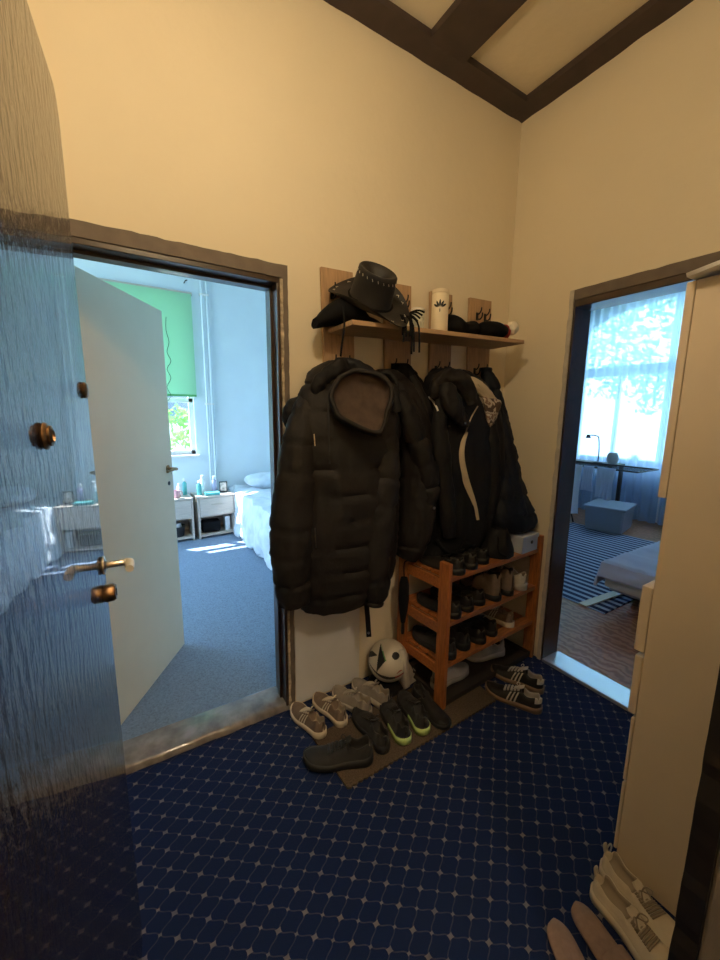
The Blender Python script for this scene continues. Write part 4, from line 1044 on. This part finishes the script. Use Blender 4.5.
# jars, tin
def turn(name, x, y, prof, m, lab, cat, tilt=0):
    o = obj(name, LA(prof, 28), m, None, True); o.location = SH(x, y); tag(o, lab, cat); return o
tin = thing('tin', 'tall cream cylinder tin with a black lotus motif on the hat shelf', 'tin', SH(-.712, -.17))
obj('tin_body', LA([(0, 0), (.039, 0), (.040, .002), (.040, .178), (.038, .180), (0, .180)], 32), mat('cream_tin', (.80, .70, .52), .5), tin, True)
obj('lid', LA([(0, .1805), (.0405, .1805), (.0405, .195), (.038, .197), (0, .197)], 32), mat('cream_tin', (.8, .7, .5)), tin, True)
bm = bmesh.new(); az = atan2(-1.3, -1.2)
def tp(u, z): a = az+u/.040; return Vector((.0408*cos(a), .0408*sin(a), z))
def petal(u0, z0, an, ln, wd_):
    pts = []
    for k in range(9):
        s = k/8; w_ = wd_*sin(pi*s)**.8; pts.append((s*ln, w_))
    L_ = [tp(u0+s*sin(an)+w_*cos(an), z0+s*cos(an)-w_*sin(an)) for s, w_ in pts]; R_ = [tp(u0+s*sin(an)-w_*cos(an), z0+s*cos(an)+w_*sin(an)) for s, w_ in pts]
    a_ = [bm.verts.new(v) for v in L_]; b_ = [bm.verts.new(v) for v in R_]
    for k in range(8):
        try: bm.faces.new((a_[k], b_[k], b_[k+1], a_[k+1]))
        except Exception: pass
for an, ln in ((0, .036), (.42, .033), (-.42, .033), (.95, .028), (-.95, .028)): petal(.010*sin(an), .112, an, ln, .0050)
petal(0, .088, 0, .020, .002)
obj('motif', bm, blackmetal, tin)
mug = thing('jar', 'small white patterned jar with a pale lid beside the cream tin', 'jar', SH(-.84, -.16))
obj('jar_body', LA([(0, 0), (.030, 0), (.032, .004), (.032, .088), (.030, .09), (0, .09)], 28), mat('speckled_white_glaze', (.55, .56, .46), .35, var=.3, vscale=90), mug, True)
obj('lid', LA([(0, .0905), (.033, .0905), (.033, .10), (.028, .103), (0, .104)], 28), white, mug, True)
j2 = thing('jar', 'small glass jar with a pink top between the cowboy hat and the patterned jar', 'jar', SH(-.905, -.085))
obj('jar_body', LA([(0, 0), (.030, 0), (.032, .004), (.032, .072), (.026, .082), (0, .082)], 28), mat('milky_glass', (.62, .58, .52), .2), j2, True)
obj('lid', LA([(0, .0825), (.030, .0825), (.034, .092), (.034, .104), (.026, .116), (0, .12)], 28), mat('pink_wax', (.50, .20, .19), .5), j2, True)
dk = obj('plate', LA([(0, -.004), (.058, -.004), (.060, 0), (.058, .004), (0, .004)], 40, (0, 0, 0), 'Y'), mat('cream_plate', (.70, .62, .48), .4), None, True)
dk.location = SH(-.775, -.045, .0605); dk.rotation_euler = (radians(-7), 0, 0)
tag(dk, 'round cream disc leaning on the wall behind the cream tin', 'plate')
# black cloth and bobble hat
bm = bmesh.new(); rs = []
for i in range(25):
    t = i/24; x = -.11+.22*t; rr = .047*max(.05, sin(pi*t))**.5*(1+.22*sin(t*9))
    rs.append([Vector((x, rr*1.7*cos(q)+.012*nz((x*18, cos(q), 2), 1), max(.001, .042+rr*sin(q)*.9+.012*nz((x*22, sin(q), 7), 1)+.020*math.exp(-((t-.12)/.1)**2)*max(0, sin(q))))) for q in [2*pi*k/28 for k in range(28)]])
rings(bm, rs); o = obj('folded_scarf', bm, bkmat, None, True); o.location = SH(-.545, -.14); o.rotation_euler = (0, 0, 0)
tag(o, 'crumpled black scarf on the hat shelf between the cream tin and the bobble hat', 'scarf')
be = thing('bobble_hat', 'black knitted hat with white bobble and red edge, right end of the shelf', 'hat', SH(-.335, -.180))
bm = bmesh.new(); rs = []
for i in range(21):
    t = i/20; x = -.105+.19*t; rr = .045*max(.05, 1-abs(2*t-.9)**3)**.5
    rs.append([Vector((x, rr*1.6*cos(q), max(.001, .042+rr*sin(q)*.95+.006*nz((x*20, sin(q), 9), 1)))) for q in [2*pi*k/28 for k in range(28)]])
rings(bm, rs); obj('crown', bm, bkmat, be, True)
obj('band', LA([(.030, .066), (.040, .068), (.041, .086), (.028, .088)], 20, (0, 0, .044), 'X'), mat('dark_red_knit', (.35, .035, .03), .9), be, True)
bm = bmesh.new(); bmesh.ops.create_icosphere(bm, subdivisions=4, radius=.034)
for v in bm.verts: v.co = v.co*(1+.16*nz(v.co*90, 1))+Vector((.112, -.025, .064))
obj('bobble', bm, mat('fluffy_white', (.8, .74, .62), .95), be, True)
# ================================================================== LEFT BEDROOM
def bx_(par, name, x0, y0, z0, x1, y1, z1, m, bev=.002): return obj(name, B(x0, y0, z0, x1, y1, z1, bev=bev), m, par)
def nightstand(x, y, rz, lab):
    t = thing('nightstand', lab, 'nightstand', (x, y, .0045), rz, 'nightstands under the bedroom window')
    w, d, h = .42, .34, .50
    bx_(t, 'side_panel', 0, 0, 0, .018, d, h-.02, nsm); bx_(t, 'side_panel', w-.018, 0, 0, w, d, h-.02, nsm)
    bx_(t, 'top_panel', -.004, -.006, h-.0195, w+.004, d, h, nsm); bx_(t, 'bottom_panel', .0185, 0, .025, w-.0185, d, .045, nsm); bx_(t, 'back_panel', .0185, d-.01, .0455, w-.0185, d, h-.02, nsm)
    bx_(t, 'divider', .0185, .01, .255, w-.0185, d-.0105, .27, nsm)
    dr = bx_(t, 'drawer', .021, -.004, .272, w-.021, .016, h-.024, nsm)
    obj('drawer_handle', T([(w*.36, -.004, .40), (w*.37, -.02, .40), (w*.63, -.02, .40), (w*.64, -.004, .40)], .004, 8), steel, dr, True)
    return t
n2 = nightstand(-1.36, 3.02, radians(4), 'pale wooden nightstand nearest the bed, framed picture on top')
n1 = nightstand(-1.83, 3.03, 0, 'pale wooden nightstand half hidden behind the open cream door')
def NS(k, x, y, z): # point on a nightstand
    o = (n1, n2)[k]; a = o.rotation_euler.z; return Vector((o.location.x+x*cos(a)-y*sin(a), o.location.y+x*sin(a)+y*cos(a), .0053+z))
def lath(name, pos, prof, m, lab, cat, group=None):
    o = obj(name, LA(prof, 20), m, None, True); o.location = pos; return tag(o, lab, cat, group)
pf = thing('picture_frame', 'small dark framed portrait leaning on the nightstand nearest the bed', 'picture', NS(1, .34, .16, .5), radians(-12))
fb_ = obj('frame', B(-.045, -.006, .0, .045, .006, .13, bev=.002), blackmetal, pf); fb_.rotation_euler.x = radians(-8)
pi_ = obj('picture', B(-.035, -.0085, .012, .035, -.0062, .118), mat('pale_photo', (.65, .55, .5), .4, var=.5, vscale=30), pf); pi_.rotation_euler.x = radians(-8)
GB = 'bottles on the bedroom nightstands'
teal = mat('teal_plastic', (.10, .42, .42), .35); lav = mat('lavender_plastic', (.45, .42, .62), .35); wht = mat('white_plastic', (.8, .8, .8), .35)
def bot(k, x, y, h, r, m, lab):
    t = thing('bottle', lab, 'bottle', NS(k, x, y, .5), 0, GB)
    obj('bottle_body', LA([(0, 0), (r, 0), (r*1.04, .004), (r*1.02, h*.72), (r*.5, h*.8), (r*.5, h*.84), (0, h*.84)], 16), m, t, True)
    obj('cap', LA([(0, h*.841), (r*.6, h*.841), (r*.6, h), (0, h)], 12), wht, t, True)
bot(1, .05, .12, .17, .026, teal, 'teal bottle at the left edge of the nightstand nearest the bed')
bot(1, .11, .20, .22, .028, wht, 'tall white bottle at the back of the nightstand nearest the bed')
bot(1, .24, .19, .20, .027, lav, 'lavender bottle beside the framed portrait')
bot(0, .30, .14, .15, .026, wht, 'white bottle on the nightstand behind the cream door')
bot(0, .37, .22, .19, .024, teal, 'slim teal bottle at the back right of the half-hidden nightstand')
cpt = obj('tablet_box', B(-.08, -.06, 0, .08, .06, .03, bev=.003), teal); cpt.location = NS(1, .18, .075, .5); tag(cpt, 'flat teal box lying on the nightstand nearest the bed', 'box')
mg = lath('mug', NS(0, .26, .07, .5), [(0, 0), (.034, 0), (.038, .01), (.038, .085), (.035, .085), (.034, .012), (0, .012)], mat('pink_glaze', (.6, .33, .36), .3), 'pink mug at the front of the half-hidden nightstand', 'mug')
obj('mug_handle', T([(.036, 0, .07), (.06, 0, .065), (.062, 0, .035), (.037, 0, .02)], .005, 8, 3), MATS['pink_glaze'], mg, True)
pp = obj('tissue_pack', B(-.06, -.05, 0, .06, .05, .06, bev=.012), wht); pp.location = NS(0, .10, .14, .5); tag(pp, 'white paper pack on the half-hidden nightstand', 'packet')
# things in the open shelves
bb = thing('basket', 'black woven basket in the open shelf of the half-hidden nightstand', 'basket', NS(0, .23, .12, .0455))
obj('basket_body', LA([(0, 0), (.09, 0), (.105, .12), (.100, .12), (.086, .006), (0, .006)], 28), mat('black_wicker', (.02, .02, .025), .8, bump=1, bscale=120), bb, True)
lath('cloth_roll', NS(0, .23, .12, .052), [(0, .0), (.06, .0), (.075, .08), (.06, .145), (.0, .155)], wht, 'white rolled cloth stuffed in the black basket', 'cloth')
hb_ = obj('handbag', B(-.11, -.06, 0, .10, .10, .135, bev=.03), bkmat, None, True); hb_.location = NS(1, .165, .12, .0455); tag(hb_, 'black handbag in the open shelf of the nightstand nearest the bed', 'bag')
wb = obj('carton', B(-.025, -.06, 0, .03, .07, .17, bev=.003), wht); wb.location = NS(1, .345, .12, .0455); tag(wb, 'white upright carton in the open shelf next to the black handbag', 'carton')
pb = obj('pet_bowl', LA([(0, 0), (.085, 0), (.072, .055), (.066, .055), (.055, .015), (0, .015)], 28), mat('pink_plastic', (.6, .22, .38), .4), None, True)
pb.location = (-.82, 2.99, .005); tag(pb, 'small pink bowl on the floor between nightstand and bed', 'bowl')
# bed
bd = thing('bed', 'low bed with rumpled white and blue duvet by the bedroom wall', 'bed', (-.425, 2.42, .0045))
duvm = mat('white_blue_duvet', (.66, .72, .78), .85, bump=.5, bscale=25, var=.14, vscale=9, sheen=.1)
for x_ in (-.36, .36):
    for y_ in (-.90, .90): obj('leg', B(x_-.03, y_-.03, 0, x_+.03, y_+.03, .16), nsm, bd)
obj('bed_frame', B(-.40, -.95, .16, .40, .97, .26, bev=.005), nsm, bd)
obj('mattress', B(-.41, -.96, .2605, .41, .98, .45, bev=.04), white, bd, True)
bm = bmesh.new(); nx, ny = 60, 90; g = []
for i in range(nx+1):
    row = []
    for j in range(ny+1):
        u, v = i/nx, j/ny; y = lerp(-1.0, 1.0, v); s = lerp(-1.02, .88, u)   # arc over the mattress edge
        e = -.45
        if s < e: x = e-.02-.04*min(1, (e-s)*4); z = .50-(e-s)
        else: x = s*.92 if s > 0 else s; z = .50
        n_ = nz((s*5, y*5, 1), 1)*.035+nz((s*13, y*11, 4), 1)*.014
        z = max(.02, z+n_+.03*max(0, y-.4)*(s > e)); x = x+(n_*1.1 if s < e else 0)
        row.append(bm.verts.new((min(x, .42), y, z)))
    g.append(row)
for i in range(nx):
    for j in range(ny): bm.faces.new((g[i][j], g[i+1][j], g[i+1][j+1], g[i][j+1]))
du = obj('duvet', bm, duvm, bd, True); so_ = du.modifiers.new('thick', 'SOLIDIFY'); so_.thickness = .02; so_.offset = -1
bm = bmesh.new(); bmesh.ops.create_uvsphere(bm, u_segments=32, v_segments=20, radius=1)
for v in bm.verts: c = v.co; v.co = Vector((math.copysign(abs(c.x)**.6, c.x)*.32, math.copysign(abs(c.y)**.6, c.y)*.20, c.z*.09*(1+.2*nz(c*2, 1))))+Vector((-.02, .76, .62))
obj('pillow', bm, duvm, bd, True)
# pipes on the wall, marks, curtain rod
t = thing('heating_pipe', 'pair of thin white heating pipes running up the pale blue wall', 'pipe', (-1.10, BY-.035, .005))
for dx in (-.03, .03): obj('pipe', LA([(0, 0), (.012, 0), (.012, 3.3), (0, 3.3)], 12, (dx, 0, 0)), bluewall, t, True)
for z in (1.55, 2.8): obj('bracket', B(-.05, -.014, z, .05, .03, z+.02), white, t)
for i, (px_, py_) in enumerate(((184, 283), (228, 278))):
    q = P(px_, py_, BY-.004); o = obj('wall_hook', T([q+Vector((0, .004, 0)), q+Vector((.0, -.02, .0)), q+Vector((.012, -.03, .02)), q+Vector((.03, -.02, .03))], .006, 8, 3), blackmetal, None, True)
    tag(o, ('small black hook high on the blue wall left of the pipes', 'small black hook high on the blue wall right of the pipes')[i], 'hook')
# green roller blind
bl = thing('roller_blind', 'bright green roller blind pulled half down over the bedroom window', 'blind', ((WX0+WX1)/2, BY-.045, 2.80))
bw_ = (WX1-WX0)/2+.03
bm = bmesh.new(); rs = []
for i in range(2):
    z = (-.005, -1.13)[i]; rs.append([Vector((-bw_, 0, z)), Vector((bw_, 0, z)), Vector((bw_, .0015, z)), Vector((-bw_, .0015, z))])
rings(bm, rs); obj('blind_fabric', bm, blindm, bl)
obj('roller', LA([(0, -bw_-.01), (.02, -bw_-.01), (.02, bw_+.01), (0, bw_+.01)], 16, (0, .022, 0), 'X'), MATS.get('pale_wood'), bl, True)
obj('bottom_bar', B(-bw_, -.008, -1.155, bw_, .008, -1.13, bev=.003), mat('green_plastic', (.12, .42, .14), .5), bl)
q0 = [P(x_, y_, BY-.062) for x_, y_ in ((166, 317), (166, 330), (169, 342), (167, 352), (171, 361), (167, 369), (171, 378), (167, 387), (171, 396), (166, 404), (171, 411))]
o = obj('cord', T([q-bl.location for q in q0], .0035, 6, 3), mat('dark_green_cord', (.05, .12, .06), .6), bl, True)
# bedroom ceiling light
t = thing('ceiling_lamp', 'small white light fitting at the top of the blue bedroom', 'lamp', (-1.62, 2.9, 3.36))
obj('rod', LA([(0, -.30), (.01, -.30), (.01, 0), (0, 0)], 10), steelw, t, True)
obj('lamp_shade', LA([(0, -.42), (.05, -.42), (.07, -.34), (.03, -.30), (0, -.30)], 24), white, t, True)

# ================================================================== RIGHT BEDROOM
def curtain(y0, y1, x, z0, z1, lab, seed):
    bm = bmesh.new(); n = int(abs(y1-y0)/.008); rows = [lerp(z0, z1, k/14) for k in range(15)]; g = []
    for i in range(n+1):
        y = lerp(y0, y1, i/n); r = []
        for z in rows:
            k = (z-z0)/(z1-z0); am = .028*(1.15-.5*k)
            r.append(bm.verts.new((x+am*sin(2*pi*y/.115+1.8*nz((y*3, seed, 0), 1)+.35*nz((y*4, z*1.2, seed), 1))+.012*nz((y*9, z, seed), 1), y+.012*nz((y*6, z*.8, seed+3), 1), z)))
        g.append(r)
    for i in range(n):
        for j in range(14): bm.faces.new((g[i][j], g[i+1][j], g[i+1][j+1], g[i][j+1]))
    t = thing('curtain', lab, 'curtain', (x, (y0+y1)/2, z1)); o = objw('curtain_fabric', bm, sheerm, t); return t
curtain(.62, 2.15, 4.06, .03, 3.22, 'sheer white curtain hanging in folds on the left of the second bedroom window', 2)
curtain(-.70, .60, 4.06, .03, 3.22, 'sheer white curtain on the right of the second bedroom window, mostly behind the cupboard', 9)
o = obj('curtain_rail', LA([(0, -.75), (.015, -.75), (.015, 2.2), (0, 2.2)], 12, (4.06, 0, 3.25), 'Y'), white, None, True); tag(o, 'white curtain rail above the sheer curtains', 'rail')
# rug
bm = bmesh.new(); prism(bm, [(.90, -.32), (3.2, -.32), (3.2, 1.25), (.90, 1.25)], .0045, .011)
tag(obj('striped_rug', bm, rugm), 'dark blue and white striped rug on the wooden floor of the second bedroom', 'rug')
# bed
c0 = F(599, 560, .37)
b2_ = thing('bed', 'low bed with a pale lilac blanket hanging over its corner in the second bedroom', 'bed', (c0.x+1.0, c0.y-.5, .0045), 0)
lil = mat('pale_lilac_blanket', (.50, .50, .58), .9, bump=.5, bscale=200, var=.06, vscale=6, sheen=.2)
obj('mattress', B(-.97, -.46, .16, 1.0, .46, .335, bev=.02), mat('cream_mattress', (.62, .58, .53), .8), b2_, True)
for x_, y_ in ((-.60, .36), (-.60, -.36), (.9, .36), (.9, -.36)): obj('leg', B(x_-.03, y_-.03, 0.008, x_+.03, y_+.03, .13), blackmetal, b2_)
obj('bed_frame', B(-.92, -.44, .13, .98, .44, .1595), mat('grey_frame', (.35, .35, .38), .6), b2_)
bm = bmesh.new(); g = []; nx, ny = 90, 60
for i in range(nx+1):
    row = []
    for j in range(ny+1):
        s = lerp(-1.16, 1.0, i/nx); r = lerp(-.48, .66, j/ny); z = .355; x, y = s, r
        if s < -.98: z -= (-.98-s)*.62; x = -.985-.03*(-.98-s)/.2
        if r > .475: z -= (r-.475)*.95; y = .48+.03*(r-.475)/.2
        ds = math.hypot(max(0, -.98-s), max(0, r-.475))
        if s < -.98 and r > .475: z = .355-max((-.98-s)*.62, (r-.475))*1.05
        n_ = nz((s*4, r*4, 2), 1)*.016+nz((s*11, r*9, 6), 1)*.006
        row.append(bm.verts.new((x-(n_ if s < -.98 else 0), y+(n_ if r > .475 else 0), z+n_)))
    g.append(row)
for i in range(nx):
    for j in range(ny): bm.faces.new((g[i][j], g[i+1][j], g[i+1][j+1], g[i][j+1]))
bl_ = obj('blanket', bm, lil, b2_, True); so_ = bl_.modifiers.new('thick', 'SOLIDIFY'); so_.thickness = .012; so_.offset = 1
# slat on the floor
a, b = F(582, 607), F(648, 586)
bm = bmesh.new(); rs = []; dr_ = (b-a).normalized(); nr_ = Vector((-dr_.y, dr_.x, 0))
for i in range(21):
    t = i/20; p = a.lerp(b, t); z = .0118+.030*sin(pi*t)**2*.3
    rs.append([p+nr_*-.032+Vector((0, 0, z)), p+nr_*.032+Vector((0, 0, z)), p+nr_*.032+Vector((0, 0, z+.010)), p+nr_*-.032+Vector((0, 0, z+.010))])
rings(bm, rs); tag(obj('wooden_slat', bm, mat('birch_slat', (.62, .50, .33), .4, var=.1, vscale=10)), 'curved birch bed slat lying on the floor at the rug corner', 'slat')
# storage box
sb = thing('storage_box', 'large grey plastic storage box with lid under the drying rack', 'box', (3.34, .86, .012), radians(12))
gp = mat('grey_plastic', (.24, .27, .31), .45)
bm = bmesh.new(); rs = []
for z, k in ((0, .90), (.015, .93), (.28, 1.0), (.29, 1.0)): rs.append([Vector((sx*.28*k, sy*.22*k, z)) for sx, sy in ((-1, -.9), (-.93, -1), (.93, -1), (1, -.9), (1, .9), (.93, 1), (-.93, 1), (-1, .9))])
rings(bm, rs); obj('box_body', bm, gp, sb)
obj('lid', B(-.295, -.235, .2905, .295, .235, .325, bev=.012), gp, sb)
# drying rack
dk_ = thing('drying_rack', 'black folding clothes drying rack with pale clothes over it', 'drying rack', (3.0, .85, .012))
ZT = .845
bm = bmesh.new()
for x_ in (-.25, .25): tube(bm, [(x_, -.50, ZT), (x_, .50, ZT)], .009, 8)
tube(bm, [(-.25, -.50, ZT), (.25, -.50, ZT)], .009, 8); tube(bm, [(-.25, .50, ZT), (.25, .50, ZT)], .009, 8)
obj('frame', bm, blackmetal, dk_, True)
for k in range(5): obj('rod', T([(-.17+.085*k, -.49, ZT), (-.17+.085*k, .49, ZT)], .004, 6), blackmetal, dk_, True)
for sx in (-1, 1):
    obj('leg', T([(sx*.24, .40, ZT-.01), (-sx*.24, .42, .0)], .009, 8), blackmetal, dk_, True)
    if sx: obj('leg', T([(sx*.24, .48, ZT-.01), (-sx*.24, .47, .0)], .009, 8), blackmetal, dk_, True)
def hang(name, y0, y1, xx, drop, m, lab, seed):
    bm = bmesh.new(); g = []
    for i in range(31):
        y = lerp(y0, y1, i/30); r = []
        for j in range(17):
            s = j/16; z = ZT+.018-drop*(s if s > .06 else s); w_ = .018*s*sin(i*.9+seed)+.03*s*nz((y*8, s*2, seed), 1)
            r.append(bm.verts.new((xx-.014-.012*min(1, s*6)+w_, y+.04*s*nz((y*3, s, seed+4), 1), z+.012+(.03*nz((y*9, 0, seed), 1) if s > .9 else 0))))
        g.append(r)
    for i in range(30):
        for j in range(16): bm.faces.new((g[i][j], g[i+1][j], g[i+1][j+1], g[i][j+1]))
    o = obj(name, bm, m, None, True); sm = o.modifiers.new('thick', 'SOLIDIFY'); sm.thickness = .006
    tag(o, lab, 'clothes', 'clothes on the drying rack')
    return o
pc = mat('pale_blue_cotton', (.62, .70, .82), .9, bump=.3, bscale=100); pw = mat('white_cotton', (.82, .85, .88), .9, bump=.3, bscale=100)
hang('shirt', .94, 1.26, 2.74, .62, pw, 'white shirt hanging low on the left of the drying rack', 1)
hang('shirt', .80, .92, 2.74, .30, pc, 'pale blue shirt hanging short in the middle left of the drying rack', 3)
hang('towel', .56, .76, 2.74, .36, pc, 'pale blue towel hanging on the right part of the drying rack', 5)
# table with lamp behind
tb_ = thing('desk', 'dark narrow desk by the sheer curtain behind the drying rack', 'desk', (3.78, 1.45, .0045))
obj('desk_top', B(-.18, -.42, .78, .20, .45, .805, bev=.003), mat('dark_wood', (.03, .022, .02), .5), tb_)
for x_ in (-.15, .17):
    for y_ in (-.39, .42): obj('leg', B(x_-.02, y_-.02, 0, x_+.02, y_+.02, .7795), MATS['dark_wood'], tb_)
lq = thing('desk_lamp', 'black bent-arm desk lamp on the desk by the curtain', 'lamp', (3.74, 1.28, .8105))
obj('base', LA([(0, 0), (.06, 0), (.06, .015), (.015, .022), (0, .022)], 24), blackmetal, lq, True)
obj('arm', T([(0, 0, .02), (0, 0, .16), (0, .02, .34), (0, .05, .38), (0, .14, .39)], .008, 8, 4), blackmetal, lq, True)
obj('lamp_shade', LA([(.0, .0), (.02, 0), (.035, -.05), (.03, -.05), (.015, -.006), (0, -.006)], 20, (0, .17, .395)), blackmetal, lq, True)
o = lath('vase', (3.76, 1.10, .8105), [(0, 0), (.05, 0), (.075, .05), (.07, .12), (.05, .16), (.0, .165)], mat('cream_ceramic', (.55, .55, .5), .5), 'rounded pale vase on the desk beside the black lamp', 'vase')
# plant on the sill
pl = thing('potted_plant', 'small potted plant on the window sill behind the sheer curtain', 'plant', (4.21, 1.02, .781))
obj('pot', LA([(0, 0), (.03, 0), (.038, .06), (.034, .06), (0, .055)], 18), white, pl, True)
random.seed(3); bm = bmesh.new()
for k in range(46):
    a = random.uniform(0, 2*pi); e = random.uniform(.3, 1.4); l = random.uniform(.05, .13); d = Vector((cos(a)*cos(e)*.45, sin(a)*cos(e), sin(e))); p = Vector((0, 0, .055)); q = p+d*l; s = d.cross(Vector((0, 0, 1))).normalized()*.014
    vs = [bm.verts.new(v) for v in (p, p.lerp(q, .6)+s, q, p.lerp(q, .6)-s)]; bm.faces.new(vs)
obj('foliage', bm, leafg, pl)

# ================================================================== OUTDOORS
def tree(name, c, r, n, size, lab, seed, trunk=True, cat='tree'):
    random.seed(seed); t = thing(name, lab, cat, (c[0], c[1], -.85)); bm = bmesh.new()
    for k in range(n):
        while True:
            v = Vector((random.uniform(-1, 1), random.uniform(-1, 1), random.uniform(-1, 1)))
            if v.length < 1 and nz(v*2.3, 1, seed) > -.12: break
        p = Vector((v.x*r[0], v.y*r[1], v.z*r[2]+c[2]+.85)); a = Vector((random.gauss(0, 1), random.gauss(0, 1), random.gauss(0, 1))).normalized(); b = a.orthogonal().normalized(); s = size*random.uniform(.6, 1.3)
        vs = [bm.verts.new(q) for q in (p-a*s, p+b*s*.5, p+a*s, p-b*s*.5)]; bm.faces.new(vs)
    obj('foliage', bm, leafg, t)
    if trunk: obj('trunk', T([(0, 0, 0), (.05, .04, c[2]*.5), (0, 0, c[2]+.8)], [.18, .14, .06], 10, 3), mat('bark', (.12, .09, .07), .9, bump=.8, bscale=20), t, True)
tree('garden_tree', (9.5, 2.6, 3.9), (2.4, 3.0, 2.4), 3600, .13, 'leafy green tree outside the second bedroom window', 5)
tree('garden_bush', (-1.7, 8.2, .5), (2.2, 1.0, 1.25), 3000, .09, 'green bush outside the left bedroom window', 8, False, 'bush')
hs_ = thing('house', 'pale house wall across the garden seen under the green blind', 'house', (-1.5, 13, -.85))
obj('house_wall', B(-5, 0, 0, 5, 3, 6.0), mat('pale_render', (.6, .58, .55), .9), hs_)
obj('roof', B(-5.3, -.3, 6.001, 5.3, 3.3, 6.3), mat('red_tile', (.3, .12, .08), .8), hs_)
for x_ in (-3.2, -1.2, .8, 2.8): w_ = obj('window', B(x_, -.03, 1.9, x_+1.0, -.001, 3.2), white, hs_); obj('pane', B(x_+.08, -.04, 1.98, x_+.92, -.0305, 3.12), mat('dark_glass', (.08, .10, .13), .1), w_)
